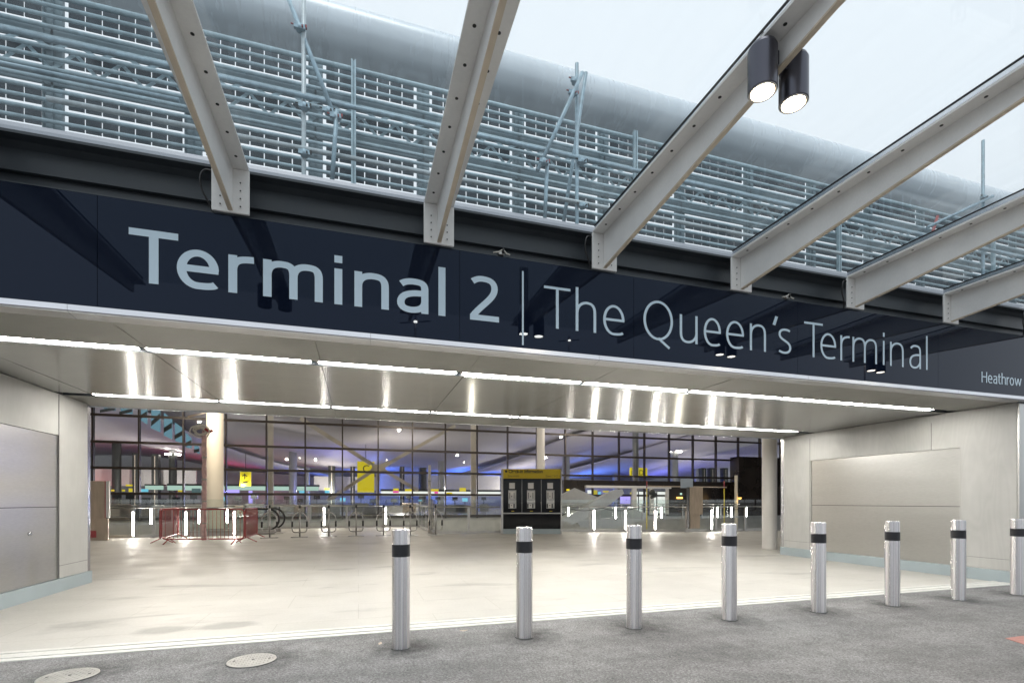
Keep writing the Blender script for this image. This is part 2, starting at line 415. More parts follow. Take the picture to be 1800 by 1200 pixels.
# ------------------------------------------------------------------ ground
struct(MB().box(-400, 400, -400, 5.42, -.3, 0), 'road', 'asphalt')
struct(MB().plate([(XL - .2, 5.745), (XR + .2, 5.745), (XR + .2, 10.6), (30, 10.6), (30, 18.4), (18.6, 18.6), (14, 18.9), (11.4, 19.7), (8.7, 20.9), (3.2, 20.9), (3.2, 27.2), (-4.4, 27.2), (-4.4, 22.2), (-24, 22.2), (-24, 10.6), (XL - .2, 10.6)], -.6, .004), 'paving', 'paving')
k = MB()
for a, b, z in ((5.42, 5.50, .010), (5.504, 5.60, .016), (5.604, 5.665, .010), (5.669, 5.741, .016)): k.bbox(-30, 40, a, b, -.2, z, .003)
mat('kerb_stone', (.64, .63, .59), .6, noise=[(3, 5, .08), (40, 4, .06)])
struct(k, 'kerb', 'kerb_stone')
struct(MB().box(-60, 90, 18, 46, -6.3, -6), 'lower_floor', 'hall_floor')
struct(MB().box(-60, 90, 46.4, 140, -.4, 0), 'hall_floor', 'hall_floor')
struct(MB().box(-400, 400, 140, 900, -.4, -.2), 'far_ground', 'asphalt')

# ------------------------------------------------------------------ portal walls
def side_wall(name, label, x, sgn, pan, seam, cm):
    """x = face plane, sgn = direction of solid; pan = (y0,y1,ztop) stainless panel"""
    t = thing(name, label, 'wall', (x, 5.4, 0))
    y0, y1, zt = pan; yb = 10.28
    far = x + sgn * 4.6
    lo, hi = sorted((x, far))
    b = MB()
    g = .006
    pieces = [(5.42, max(y0 - g, 5.43), .21, ZC - .004), (y1 + g, yb - .1, .21, ZC - .004), (y0 - g, y1 + g, zt + g, ZC - .004)]
    for a, c_, z0, z1 in pieces:
        if c_ > a: b.box(lo, hi, a, c_, z0, z1)
    b.build('concrete_face', cm, t)
    lo2, hi2 = sorted((x + sgn * .012, far))
    MB().box(lo2, hi2, y0, y1, seam + .005, zt).build('upper_panel', 'wall_steel', t)
    MB().box(lo2, hi2, y0, y1, .21, seam - .005).build('lower_panel', 'wall_steel', t)
    lo3, hi3 = sorted((x + sgn * .03, far - sgn * .01))
    MB().box(lo3, hi3, y0 - .01, y1 + .01, seam - .01, seam + .01).build('panel_joint', 'bolt_dark', t)
    lo3, hi3 = sorted((x - sgn * .02, far))
    MB().bbox(lo3, hi3, 5.43, yb + .01, 0.0, .205, .006).build('plinth', 'plinth_paint', t)
    lo4, hi4 = sorted((x + sgn * .004, far))
    MB().box(lo4, hi4, yb - .1 + .003, yb, .21, ZC - .004).build('end_jamb', 'steel_trim', t)
    # front return towards the road, clad in steel
    MB().bbox(lo, hi, 5.385, 5.415, .21, ZC - .02, .003).build('front_cladding', 'wall_steel', t)
    return t, lo
wl, _ = side_wall('portal_wall', 'left side wall of the covered entrance, concrete with big brushed steel panels', XL, -1, (5.6, 9.33, 2.4), 1.31, 'concrete')
MB().lathe([(.03, 0), (.03, .02), (.02, .03), (.0, .032)], 0, 0, 20)
b = MB(); yb, zb = 8.63, .94
b.tube([(XL - .01, yb, zb), (XL + .018, yb, zb)], .028, 18).tube([(XL + .018, yb, zb), (XL + .024, yb, zb)], .015, 18)
b.build('lock_boss', 'steel_trim', wl)
b = MB().box(XL + .0, XL + .0015, 9.33, 9.345, .21, 3.04).box(XL, XL + .0015, 9.35, 10.17, .40, .405).build('formwork_joint', 'bolt_dark', wl)
wr, _ = side_wall('portal_wall', 'right side wall of the covered entrance, wood-grained concrete round a steel panel', XR, 1, (6.246, 9.367, 2.375), 1.298, 'concrete_grain')
MB().box(XR - .0015, XR, 9.40, 9.408, .21, 2.93).box(XR - .0015, XR, 6.715, 6.722, 2.385, 2.9).box(XR - .0015, XR, 5.44, 6.2, .40, .404).box(XR - .0015, XR, 9.42, 10.17, .38, .384).build('formwork_joint', 'bolt_dark', wr)

# ------------------------------------------------------------------ entrance canopy: soffit, roof body, trims
can = thing('entrance_canopy', 'flat brushed steel soffit and roof slab over the entrance, behind the dark sign', 'canopy', (XL, P, ZC))
chan = [(6.27, 6.47), (9.22, 9.44)]
def soffit_band(y0, y1, m):
    xs = [-9.0] + [-7.46 + 1.758 * i for i in range(0, 13)] + [15.2]
    for i in range(len(xs) - 1):
        o = MB().box(xs[i] + .0035, xs[i + 1] - .0035, y0, y1, ZC, ZC + .03).build('soffit_panel', m, can)
        rr_ = random.Random(i * 7 + int(y0 * 10)); k1, k2 = rr_.uniform(-.0022, .0022), rr_.uniform(-.002, .002)   # sheets never hang quite flat
        for v in o.data.vertices:
            w_ = v.co; xm = (xs[i] + xs[i + 1]) / 2 - XL; w_.z += (w_.x - xm) * k1 + (w_.y - (y0 + y1) / 2 + P) * k2 + .002
soffit_band(5.45, 6.27, 'soffit_plain'); soffit_band(6.474, 9.216, 'soffit_steel'); soffit_band(9.444, 10.42, 'soffit_plain')
MB().box(-9, 15.2, 5.5, 10.4, ZC + .09, ZC + .35).build('roof_slab', 'charcoal', can)
MB().extx([(10.424, ZC - .01), (10.46, ZC - .012), (10.49, ZC + .02), (10.49, ZC + .35), (10.424, ZC + .35)], -9, 15.2, True).build('rear_nosing', 'steel_trim', can)
# rear raking soffit and slab over the court
struct(MB().extx([(10.5, 3.36), (14.2, 9.25), (46, 9.25), (46, 9.75), (14, 9.75), (10.5, 3.9)], -60, 90), 'court_ceiling', 'white_paint')
struct(MB().box(-60, 90, 46.05, 46.39, -6, -.21), 'court_retaining_wall', 'concrete')
struct(MB().box(-24.5, -24, 10.6, 46, -6, 9.2).box(60, 60.5, 10.6, 46, -6, 9.2), 'court_wall', 'charcoal')
# bottom trim of fascia
tr = [(P - .018, 3.118), (P - .018, 3.070), (P - .012, 3.060), (P + .0, 3.052), (P + .13, 3.040), (P + .145, 3.045), (P + .145, 3.118)]
xs = [-9, -5.2, -2.43, .12, 2.72, 5.9, 8.9, 12, 15.2]
for i in range(8): MB().extx(tr, xs[i] + .0015, xs[i + 1] - .0015).build('fascia_trim', 'steel_trim', can)
# strip lights
for row, (y0, y1) in enumerate(chan):
    ch = MB().box(XL + .01, XR - .01, y0 + .002, y1 - .002, ZC + .06, ZC + .08).box(XL + .01, XR - .01, y0 + .001, y0 + .012, ZC + .003, ZC + .06).box(XL + .01, XR - .01, y1 - .012, y1 - .001, ZC + .003, ZC + .06)
    ch.build('light_channel', 'charcoal', can)
starts = [-3.97 + 1.758 * i for i in range(8)]
for row, (y0, y1) in enumerate(chan):
    for i, x0 in enumerate(starts):
        x1 = x0 + 1.758 - .09; yc = (y0 + y1) / 2
        if row == 1: x0 += .02; x1 += .045
        lab = '%s linear ceiling light from the left in the %s row under the soffit' % (ORD[i], ('front', 'rear')[row])
        t = thing('strip_light', lab, 'strip light', (x0, yc, ZC), 'linear lights in the %s soffit row' % ('front', 'rear')[row])
        MB().box(x0, x1, yc - .040, yc + .040, ZC + .012, ZC + .02).build('diffuser', 'strip_glow', t)
        MB().box(x0 - .004, x1 + .004, yc - .055, yc + .055, ZC + .0205, ZC + .058).box(x0 - .03, x0 - .006, yc - .04, yc + .04, ZC + .012, ZC + .05).build('housing', 'steel_dull', t)

# ------------------------------------------------------------------ sign lettering (strokes)
def bez(p0, p1, p2, p3, n=12):
    r = []
    for i in range(n + 1):
        t = i / n; a = (1 - t) ** 3; b_ = 3 * (1 - t) ** 2 * t; c_ = 3 * (1 - t) * t * t; d = t ** 3
        r.append((a * p0[0] + b_ * p1[0] + c_ * p2[0] + d * p3[0], a * p0[1] + b_ * p1[1] + c_ * p2[1] + d * p3[1]))
    return r
def arc(cx, cy, rx, ry, a0, a1, n=28):
    return [(cx + rx * math.cos(R(a0 + (a1 - a0) * i / n)), cy + ry * math.sin(R(a0 + (a1 - a0) * i / n))) for i in range(n + 1)]
def glyph(ch, w, WW=None):
    """strokes in units of cap height; returns (strokes, advance width)"""
    h = w / 2; q = w * .84 / 2; x = .74; side = .075 if w > .12 else .085
    bold = w > .12
    K = .5523
    def arch(xa, xb, yb=0, top=x):
        m = (xa + xb) / 2 + .02
        return bez((xa, top - .30), (xa, top - .1), (m - .10, top - q), (m, top - q), 10)[0:] + bez((m, top - q), (m + .13, top - q), (xb, top - .08), (xb, top - .27), 10)[1:] + [(xb, yb)]
    if ch == 'T':
        Wd = WW or (.66 if bold else .60)
        return [[(0, 1 - q), (Wd, 1 - q)], [(Wd / 2, 0), (Wd / 2, 1 - 2 * q)]], Wd + .0
    if ch in 'nh':
        Wd = WW or (.56 if bold else .49)
        return [[(h, 0), (h, x if ch == 'n' else 1.07)], arch(h, Wd - h)], Wd
    if ch == 'u':
        Wd = WW or (.56 if bold else .49)
        return [[(Wd - h, x), (Wd - h, 0)], [(Wd - a, x - b_) for a, b_ in arch(h, Wd - h)]], Wd
    if ch == 'm':
        Wd = WW or (.88 if bold else .78); s_ = (Wd - w) / 2
        return [[(h, 0), (h, x)], arch(h, h + s_), arch(h + s_, h + 2 * s_)], Wd
    if ch == 'r':
        Wd = WW or (.37 if bold else .31)
        return [[(h, 0), (h, x)], bez((h, x - .28), (h + .01, x - .1), (h + .12, x - q), (Wd, x - q * .95), 10)], Wd
    if ch == 'i':
        d = .10 if bold else .085
        return [[(h, 0), (h, x)], [(h, .86), (h, .86 + d * 1.5)]], w
    if ch == 'l': return [[(h, 0), (h, 1.07)]], w
    if ch in 'eo':
        Wd = WW or (.58 if bold else .51)
        if ch == 'o': return [arc(Wd / 2, x / 2, Wd / 2 - h, x / 2 - q + .01, 0, 360, 40)], Wd
        yb = x * .52
        a = arc(Wd / 2, x / 2, Wd / 2 - h, x / 2 - q + .008, 0, 270, 34)
        a = a + bez((Wd / 2, q - .008), (Wd * .5 + .10, q - .008), (Wd * .86, q * .9), (Wd * .92, q + .04), 8)[1:]
        return [a, [(h * 1.0, yb - q * (.1 if bold else .3)), (Wd - .006, yb - q * (.1 if bold else .3))]], Wd
    if ch == 'a':
        Wd = WW or (.53 if bold else .46)
        s1 = bez((Wd * .13, x - .12 if not bold else x - .14), (Wd * .25, x - q - .01), (Wd * .42, x - q), (Wd * .52, x - q), 8) + bez((Wd * .52, x - q), (Wd - h, x - q), (Wd - h, x - .13), (Wd - h, x - .28), 10)[1:] + [(Wd - h, 0)]
        s2 = bez((Wd - h, x * .58), (Wd * .4, x * .60), (h, x * .50), (h, x * .28), 10) + bez((h, x * .28), (h, q + .02), (Wd * .3, q - .006), (Wd * .46, q - .006), 8)[1:] + bez((Wd * .46, q - .006), (Wd * .75, q), (Wd - h, x * .2), (Wd - h, x * .36), 8)[1:]
        return [s1, s2], Wd
    if ch == '2':
        Wd = WW or .58
        s1 = bez((.06, .86), (.16, .93), (.22, 1 - q), (.30, 1 - q), 8) + bez((.30, 1 - q), (.44, 1 - q), (Wd - h - .03, .9), (Wd - h - .03, .74), 8)[1:] + bez((Wd - h - .03, .74), (Wd - h - .03, .52), (.26, .36), (h - .015, q * 1.3), 12)[1:]
        return [s1, [(0, q), (Wd, q)]], Wd
    if ch == 'Q':
        Wd = WW or .76
        return [arc(Wd / 2, .5, Wd / 2 - h, .5 - q + .01, 0, 360, 44), [(Wd * .50, .05), (Wd * .60, -.02), (Wd * .88, -.19)]], Wd
    if ch == 's':
        Wd = WW or .40
        s1 = bez((Wd - .05, x - .09), (Wd * .7, x - q), (h + .01, x - q + .01), (h + .01, x * .74), 12) + bez((h + .01, x * .74), (h + .01, x * .5), (Wd - h, x * .52), (Wd - h, x * .25), 12)[1:] + bez((Wd - h, x * .25), (Wd - h, q - .01), (Wd * .4, q - .03), (.03, q + .05), 12)[1:]
        return [s1], Wd
    if ch == '’': return [[(.03, .78), (.10, 1.03)]], .16
    if ch == 'H': return [[(h, 0), (h, 1)], [(.62 - h, 0), (.62 - h, 1)], [(w, .53), (.62 - w, .53)]], .62
    if ch == 't': return [[(.15, .95), (.15, .2)] + bez((.15, .2), (.15, q), (.24, q), (.34, q + .01), 6)[1:], [(0, x - q), (.33, x - q)]], .34
    if ch == 'w': return [[(.03, x), (.2, 0.03)], [(.2, .03), (.38, x - .03)], [(.38, x - .03), (.56, .03)], [(.56, .03), (.73, x)]], .76
    return [], .25
def stroke_mesh(mb, pts, w, place, lift):
    P2 = [Vector(p) for p in pts]
    closed = (P2[0] - P2[-1]).length < 1e-4
    L = []
    for i, p in enumerate(P2):
        if closed: a = P2[i - 1] if i > 0 else P2[-2]; c_ = P2[i + 1] if i < len(P2) - 1 else P2[1]
        else: a = P2[max(i - 1, 0)]; c_ = P2[min(i + 1, len(P2) - 1)]
        d1 = (p - a); d2 = (c_ - p)
        if d1.length < 1e-9: d1 = d2
        if d2.length < 1e-9: d2 = d1
        n1 = Vector((-d1.y, d1.x)).normalized(); n2 = Vector((-d2.y, d2.x)).normalized()
        m = (n1 + n2)
        m = n1 if m.length < .2 else m.normalized()
        k = 1 / max(.6, m.dot(n1))
        o = Vector((m.x * w / 2 * k, m.y * w * .84 / 2 * k))
        L.append((p + o, p - o))
    n = len(L); vs = []
    for a, c_ in L:
        for q, dz in ((a, 0), (c_, 0)):
            X, Z = place(q.x, q.y); vs.append((X, P - .0035 - lift, Z))
    mb.add(vs, [[2 * i, 2 * i + 1, 2 * i + 3, 2 * i + 2] for i in range(n - 1)])
def word(text, x0, x1, zb, cap, w, gap, parent, name):
    """fit the word between x0 and x1"""
    gl = []; cur = 0
    for ch in text:
        st, ad = glyph(ch, w)
        if ch == ' ': cur += .3; continue
        if ch == '’': cur -= gap * .3
        k_ = -0.10 if (gl and gl[-1][0] == 'T' and ch in 'er') else 0
        gl.append((ch, st, cur + k_)); cur += k_ + ad + (gap if ch != '’' else gap * .2) - (.03 if ch in 'ra' else 0)
    tot = cur - gap
    sx = (x1 - x0) / tot
    for ch, st, off in gl:
        mb = MB()
        for j, s_ in enumerate(st):
            stroke_mesh(mb, s_, w / 1.0, lambda a, b_: (x0 + (a + off) * sx, zb + b_ * cap), j * .0006)
        mb.build(name, 'letter', parent)
    return sx

def word_px(text, bounds, zb, cap, w, parent, name):
    """each letter between its own measured left and right edges on the sign"""
    for ch, (a, b_) in zip(text, bounds):
        xa = PY(a, 560, P)[0]; xb = PY(b_, 560, P)[0]
        wf = w
        st, ad = glyph(ch, w, None if ch in 'il’' else (xb - xa) / cap)
        if ch in 'il': xa = (xa + xb) / 2 - w * cap / 2
        sc = cap if ch != '’' else (xb - xa) / .16
        mb = MB()
        for j, s_ in enumerate(st): stroke_mesh(mb, s_, w, lambda p_, q_: (xa + p_ * sc if ch == '’' else xa + p_ * cap, zb + q_ * cap), j * .0006)
        mb.build(name, 'letter', parent)
fas = thing('sign_fascia', 'long dark glass fascia reading Terminal 2 | The Queen’s Terminal above the entrance', 'sign', (XL, P, 3.12))
seams = [-8.2, -4.9, -2.219, 1.05, 3.192, 5.729, 8.471, 11.6, 15.2]
m = mat('fascia_glass', (.005, .008, .018), .012, 0, ior=1.36, coat=0)
m.node_tree.nodes['Principled BSDF'].inputs['Specular Tint'].default_value = (.60, .74, 1, 1)
for i in range(8): MB().box(seams[i] + .002, seams[i + 1] - .002, P, P + .02, 3.124, 4.118).build('glass_panel', 'fascia_glass', fas)
MB().box(-8.2, 15.2, P + .022, P + .10, 3.121, 4.112).build('backing', 'bolt_dark', fas)
MB().box(-8.2, 15.2, P - .002, P + .022, 4.1185, 4.124).build('top_edge', 'charcoal', fas)
word_px('Terminal', [(226.5, 313.5), (311, 385), (401.5, 446.5), (462.5, 567.5), (587, 602.5), (623, 683.5), (698, 753), (770, 783.5)], 3.384, .487, .155, fas, 'letter')
word_px('2', [(826, 877)], 3.380, .49, .148, fas, 'numeral')
MB().box(1.762, 1.782, P - .0045, P - .0005, 3.157, 3.99).build('divider_line', 'letter', fas)
word_px('The', [(956, 1002.5), (1011.7, 1047.7), (1060, 1097.5)], 3.384, .478, .073, fas, 'letter')
word_px('Queen’s', [(1130.7, 1182.7), (1194.5, 1226), (1236.7, 1267), (1276, 1307.5), (1317.7, 1346), (1358, 1369), (1367.7, 1390.5)], 3.384, .478, .073, fas, 'letter')
word_px('Terminal', [(1413, 1446), (1441.7, 1469.5), (1476.7, 1493), (1498, 1541), (1551, 1555), (1564, 1588), (1598, 1618.5), (1626.7, 1630.7)], 3.384, .478, .073, fas, 'letter')
word('Heathrow', 9.45, 10.42, 3.283, .172, .12, .085, fas, 'letter')

# ------------------------------------------------------------------ edge channel behind the sign
ec = thing('edge_channel', 'charcoal steel channel beam running along behind the top of the sign', 'beam', (XL, 5.45, 4.1))
MB().extx([(5.36, 4.10), (5.36, 4.16), (5.50, 4.20), (5.53, 4.24), (5.56, 4.26), (5.56, 4.56), (5.50, 4.60), (5.40, 4.605), (5.40, 4.63), (5.62, 4.63), (5.62, 4.10)], -8.2, 15.2).build('channel', 'charcoal', ec)
MB().extx([(5.515, 4.33), (5.505, 4.335), (5.505, 4.345), (5.515, 4.35), (5.559, 4.35), (5.559, 4.33)], -8.2, 15.2).build('web_rib', 'charcoal', ec)
mat('rail_grey', (.40, .42, .46), .4, .3)
gx = thing('glass_edge_rail', 'pale metal edge rail along the back of the glass roof', 'rail', (XL, 5.5, 4.63))
MB().extx([(5.47, 4.634), (5.465, 4.70), (5.48, 4.745), (5.60, 4.75), (5.62, 4.634)], -8.2, 15.2).build('rail', 'rail_grey', gx)

# ------------------------------------------------------------------ roof beams and glass
SL = .089
def zb(y, z): return z + SL * (P - y)
bx = [-3.12, -1.155, .82, 2.78, 4.76, 6.74, 8.70, 10.66]
def tapered(mb, x0, x1, y0, y1, z0, z1):   # level parts stay level, the lower edge of the web rises towards the road
    v = []
    for x in (x0, x1):
        for y in (y0, y1):
            for z in (z0, z1): v.append((x, y, zb(y, z) if z < 4.3 else z))
    mb.add(v, [(0, 1, 3, 2), (4, 6, 7, 5), (0, 4, 5, 1), (2, 3, 7, 6), (0, 2, 6, 4), (1, 5, 7, 3)])
YT = 2.1
bl = ['leftmost pale roof beam, only its end showing at the edge of the photo', 'pale roof beam left of the first letters of the sign, descending from the top left',
      'pale roof beam meeting the fascia above the word end of Terminal, near the numeral 2', 'pale roof beam carrying the lit pair of cylinder spotlights',
      'pale roof beam meeting the fascia above the word Queen’s', 'pale roof beam meeting the fascia above the second word Terminal',
      'pale roof beam meeting the fascia above the end of the second word Terminal', 'rightmost pale roof beam, meeting the fascia above Heathrow']
for i, X in enumerate(bx):
    t = thing('roof_beam', bl[i], 'beam', (X, P, 4.14), 'pale T-section beams of the glass roof')
    mb = MB(); tapered(mb, X - .155, X + .155, YT, P - .03, 4.55, 4.572); mb.build('top_flange', 'beam_paint', t)
    mb = MB(); tapered(mb, X - .019, X + .019, YT + .03, P - .045, 4.155, 4.5485); mb.build('web', 'beam_paint', t)
    mb = MB(); tapered(mb, X - .021, X + .021, YT + .03, P - .046, 4.140, 4.154); mb.build('web_edge', 'beam_edge', t)
    MB().bbox(X - .16, X + .16, P - .042, P - .018, 4.128, 4.545, .003).build('end_plate', 'beam_paint', t)
    mb = MB()
    for sx_ in (-1, 1):
        for kk in range(4):
            z = 4.19 + kk * .075
            for r_, l_ in ((.020, .003), (.007, .006)):
                pass
            mb.tube([(X + sx_ * .085, P - .042, z), (X + sx_ * .085, P - .046, z)], .018, 14)
    mb.build('end_washer', 'beam_paint', t)
    mb = MB()
    for sx_ in (-1, 1):
        for kk in range(4): mb.tube([(X + sx_ * .085, P - .046, 4.19 + kk * .075), (X + sx_ * .085, P - .051, 4.19 + kk * .075)], .007, 6)
    mb.build('end_bolt', 'bolt_dark', t)
    mb = MB()
    for sx_ in (-1, 1):
        y = YT + .18
        while y < P - .1:
            z = 4.5485; x = X + sx_ * .085
            mb.tube([(x, y, z), (x, y, z + .003)], .013, 12)
            y += .31
    o = mb.build('flange_bolt', 'bolt_dark', t)
    for v in o.data.vertices: v.co.z -= .002
    mb = MB(); tapered(mb, X - .118, X + .118, YT, P - .0, 4.642, 4.656); mb.build('gasket', 'gasket', t)
    mb = MB(); tapered(mb, X - .112, X + .112, YT, P - .0, 4.573, 4.641); mb.build('glazing_bar', 'steel_trim', t)
    mb = MB()
    pts = [(X - .155, P - .02, 4.50), (X - .22, P - .03, 4.49), (X - .25, P - .04, 4.42), (X - .245, P - .03, 4.32), (X - .20, P - .02, 4.22), (X - .15, P + .02, 4.12)]
    sm = []
    for j in range(len(pts) - 1):
        a = Vector(pts[max(j - 1, 0)]); b_ = Vector(pts[j]); c_ = Vector(pts[j + 1]); d_ = Vector(pts[min(j + 2, len(pts) - 1)])
        for q in range(5):
            u = q / 5; sm.append(.5 * ((2 * b_) + (c_ - a) * u + (2 * a - 5 * b_ + 4 * c_ - d_) * u * u + (3 * b_ - a - 3 * c_ + d_) * u ** 3))
    sm.append(Vector(pts[-1]))
    if i in (1, 3, 5, 7):
        tag(mb.tube(sm, .009, 8).build('electric_cable', 'cable'), 'black cable looping down beside the %s roof beam from the left' % ORD[i], 'cable', 'black cables looping beside the roof beams')
for i in range(len(bx) - 1):
    mb = MB(); v = []
    x0, x1 = bx[i] - .0 + .008, bx[i + 1] - .008
    tapered(mb, x0, x1, YT - .1, 5.46, 4.658, 4.668)
    g = mb.build('roof_glass', 'roof_glass')
    # keep it a single thin sheet
    tag(g, '%s clear glass roof pane from the left, between two pale beams' % ORD[i], 'glass pane', 'clear panes of the glass roof')
MB()
hg = MB().bbox(2.70, 2.86, 2.34, 2.36, 4.85, 5.5, .003)
tag(hg.build('hanger_plate', 'beam_paint'), 'short upright steel plate above the beam that carries the lit spotlights', 'bracket')

# ------------------------------------------------------------------ paired cylinder spotlights
def spot_pair(X, lit, first, side):
    y = 2.73
    zt = 4.515; z0 = zt - .318
    for s_, nm in ((-1, 'left'), (1, 'right')):
        x = X + s_ * .135; dz = 0 if s_ < 0 else -.015
        lab = ('lit ' if lit else 'unlit ') + 'dark cylinder spotlight on the %s side of the %s' % (nm, side)
        t = thing('spotlight', lab, 'spotlight', (x, y, z0 + dz), 'cylinder spotlights clamped to the roof beams')
        MB().lathe([(.078, z0 + dz + .008), (.088, z0 + dz), (.094, z0 + dz + .004), (.094, zt + dz - .03), (.085, zt + dz - .008), (.06, zt + dz)], x, y, 40).build('body', 'fitting_black', t)
        MB().lathe([(.072, z0 + dz + .001), (.072, z0 + dz + .005)], x, y, 32).build('lens', 'lamp_glow' if lit else 'bolt_dark', t)
        MB().lathe([(.089, z0 + dz - .003), (.089, z0 + dz + .0005), (.076, z0 + dz + .0005), (.076, z0 + dz - .003), (.089, z0 + dz - .003)], x, y, 32, False).build('trim_ring', 'steel_dull', t)
        if lit: MB().lathe([(.0885, z0 + dz + .0075), (.0725, z0 + dz + .0075)], x, y, 32, False).build('glow_ring', 'ring_glow', t)  # added emissive ring imitating the warm glow round the lens
        MB().box(min(x - s_ * .06, X + s_ * .0215), max(x - s_ * .06, X + s_ * .0215), y - .03, y + .03, z0 + dz + .20, z0 + dz + .29).build('bracket', 'fitting_black', t)
        if lit and s_ < 0:
            a = [(x - .02 + .05 * math.sin(R(q)) - .0, y + .02, zt + dz + .0 + .12 * math.sin(R(q * .9))) for q in range(0, 190, 15)]
            MB().tube(a, .006, 8).build('lead', 'cable', t)
        if lit:
            l = bpy.data.lights.new('spot', 'SPOT'); l.energy = 60; l.color = (1, .82, .6); l.spot_size = R(70); l.spot_blend = .6; l.shadow_soft_size = .05
            lo = bpy.data.objects.new('spot_lamp', l); C.objects.link(lo); lo.parent = t; lo.location = (0, 0, -.02)
spot_pair(2.78, True, True, 'pale beam at the top')
spot_pair(6.74, True, False, 'beam over the second word Terminal')
spot_pair(-1.155, False, False, 'beam left of the sign letters')
spot_pair(10.66, True, False, 'beam above Heathrow')

# ------------------------------------------------------------------ louvre screen and roof edge above
LY = 8.0
def ze(e, Y=LY): return H + e * Y
scr = thing('louvre_screen', 'tall screen of horizontal galvanised tubes and dark panels above the canopy', 'screen', (0, LY, 6.1))
X0, X1 = -7.5, 21.0
tubes = [.826 - .0172 * i for i in range(16)]
for i, e in enumerate(tubes):
    z = ze(e)
    MB().tube([(X0, LY - .03, z), (X1, LY - .03, z)], .0255 if i else .036, 12).build('tube', 'galvanised', scr)
def eY(i, Y=LY + .03): return ze(.826 - .0172 * i, Y)
# modules between posts
posts = []
x = X0 + .4
while x < X1: posts.append(x); x += 1.62
rows = [(-.3, 2.42, 'd'), (2.62, 4.38, 'b'), (4.62, 6.40, 'z'), (6.60, 8.36, 'b'), (8.60, 10.42, 'd'), (10.60, 12.38, 'd'), (12.60, 15.4, 'd')]
for pi, px in enumerate(posts):
    MB().box(px - .10, px + .10, LY + .06, LY + .12, ze(.555), eY(-.25, LY + .1)).box(px - .012, px + .012, LY + .03, LY + .06, ze(.555), eY(-.25)).box(px - .10, px - .085, LY + .02, LY + .06, ze(.555), eY(-.2)).build('post', 'panel_band', scr)
    if pi % 3 == 1:
        dx = .55
        MB().box(px + dx - .035, px + dx - .012, LY - .13, LY - .07, ze(.555), eY(-.4)).box(px + dx + .012, px + dx + .035, LY - .13, LY - .07, ze(.555), eY(-.4)).box(px + dx - .012, px + dx + .012, LY - .10, LY - .09, ze(.555), eY(-.4)).build('strut', 'galvanised', scr)
    if pi == len(posts) - 1: break
    nx = posts[pi + 1]; mb = MB(); bd = MB()
    a, c_ = px + .115, nx - .115
    for (r0, r1, kd) in rows:
        jit = random.choice((0, 0, .0, .08))
        if kd == 'b': continue
        n = 7; stp = (c_ - a - .05) / n
        for q in range(n):
            if r0 > 11.5 and random.random() < .0: continue
            mb.box(a + .025 + q * stp + .008, a + .025 + (q + 1) * stp - .008, LY + .10, LY + .115, eY(r1, LY + .1) + .006, eY(r0, LY + .1) - .006)
    mb.build('dark_panel', 'panel_dark', scr)
for (r0, r1, kd) in rows:
    if kd == 'b': MB().box(X0, X1, LY + .03, LY + .05, eY(r1), eY(r0)).build('flat_band', 'panel_band', scr)
# lattice girders
for r0, r1, yy in ((4.0, 5.0, LY + .012), (5.0, 6.95, LY + .02)):
    x = X0
    za, zc_ = eY(r0), eY(r1)
    mb = MB()
    while x < X1:
        for s_ in (0, 1):
            xa = x + s_ * .26; xb = x + s_ * .26 + .26
            z0, z1 = (zc_, za) if s_ == 0 else (za, zc_)
            ang = math.atan2(z1 - z0, xb - xa); L = math.hypot(xb - xa, z1 - z0)
            M = Matrix.Translation(((xa + xb) / 2, yy + s_ * .006, (z0 + z1) / 2)) @ Matrix.Rotation(-ang, 4, 'Y')
            mb.boxm(M, L, .005, .045)
        x += .52
    mb.build('lattice', 'galvanised', scr)
# bullnose roof edge: front nose, underside raking up and back
re_ = MB()
cy, cz, rr = 9.0, 9.37, .42
# tangent elevation check is done by the profile itself
prof = [(cy + rr * math.cos(R(a)), cz + rr * math.sin(R(a))) for a in range(60, 321, 6)]
prof += [(cy + 4.5, cz + 3.2), (cy + 4.5, cz + 3.6)]
re_.extx(prof, -16, 46, True, False)
tag(re_.build('roof_edge', 'roof_metal'), 'smooth rounded grey metal roof edge above the tube screen', 'roof')

# ------------------------------------------------------------------ scaffolding
SY = 5.95
sca = []
def pole(p0, p1, lab, m='scaffold_steel', r=.0245, rough=False):
    b_ = MB().tube([p0, p1], r, 14)
    o = b_.build('scaffold_tube', m); tag(o, lab, 'scaffold tube', 'scaffold tubes above the glass roof'); sca.append(o); return o
def X_at(x, Y, e=None): return PY(x, 0, Y)[0]
def clamp(x, y, z, lab, red=False):
    t = thing('scaffold_clamp', lab, 'clamp', (x, y, z), 'clamps on the scaffold tubes')
    mb = MB().tube([(x, y, z - .03), (x, y, z + .03)], .040, 14).box(x - .06, x + .06, y - .035, y + .0, z - .024, z + .024)
    mb.build('jaw', 'scaffold_steel', t)
    mb = MB().tube([(x - .09, y - .02, z + .012), (x + .075, y - .02, z + .012)], .008, 8).tube([(x + .03, y - .06, z - .01), (x + .03, y + .04, z - .01)], .009, 8).box(x + .055, x + .075, y - .035, y - .005, z - .004, z + .028)
    mb.build('bolt', 'red_paint' if red else 'bolt_dark', t)
zl1 = H + .75 * SY; zl2 = H + .653 * SY
pole((-7, SY - .05, zl1), (14, SY - .05, zl1), 'long horizontal scaffold tube, the upper of the two lengthwise ones')
pole((PY(88, 200, SY)[0], SY - .05, zl2), (14, SY - .05, zl2), 'lighter horizontal scaffold tube starting near the left roof beam', 'scaffold_new')
pole((-7, SY + .25, H + .70 * (SY + .25)), (PY(300, 200, SY)[0], SY + .25, H + .70 * (SY + .25)), 'short horizontal scaffold tube behind the leftmost beams')
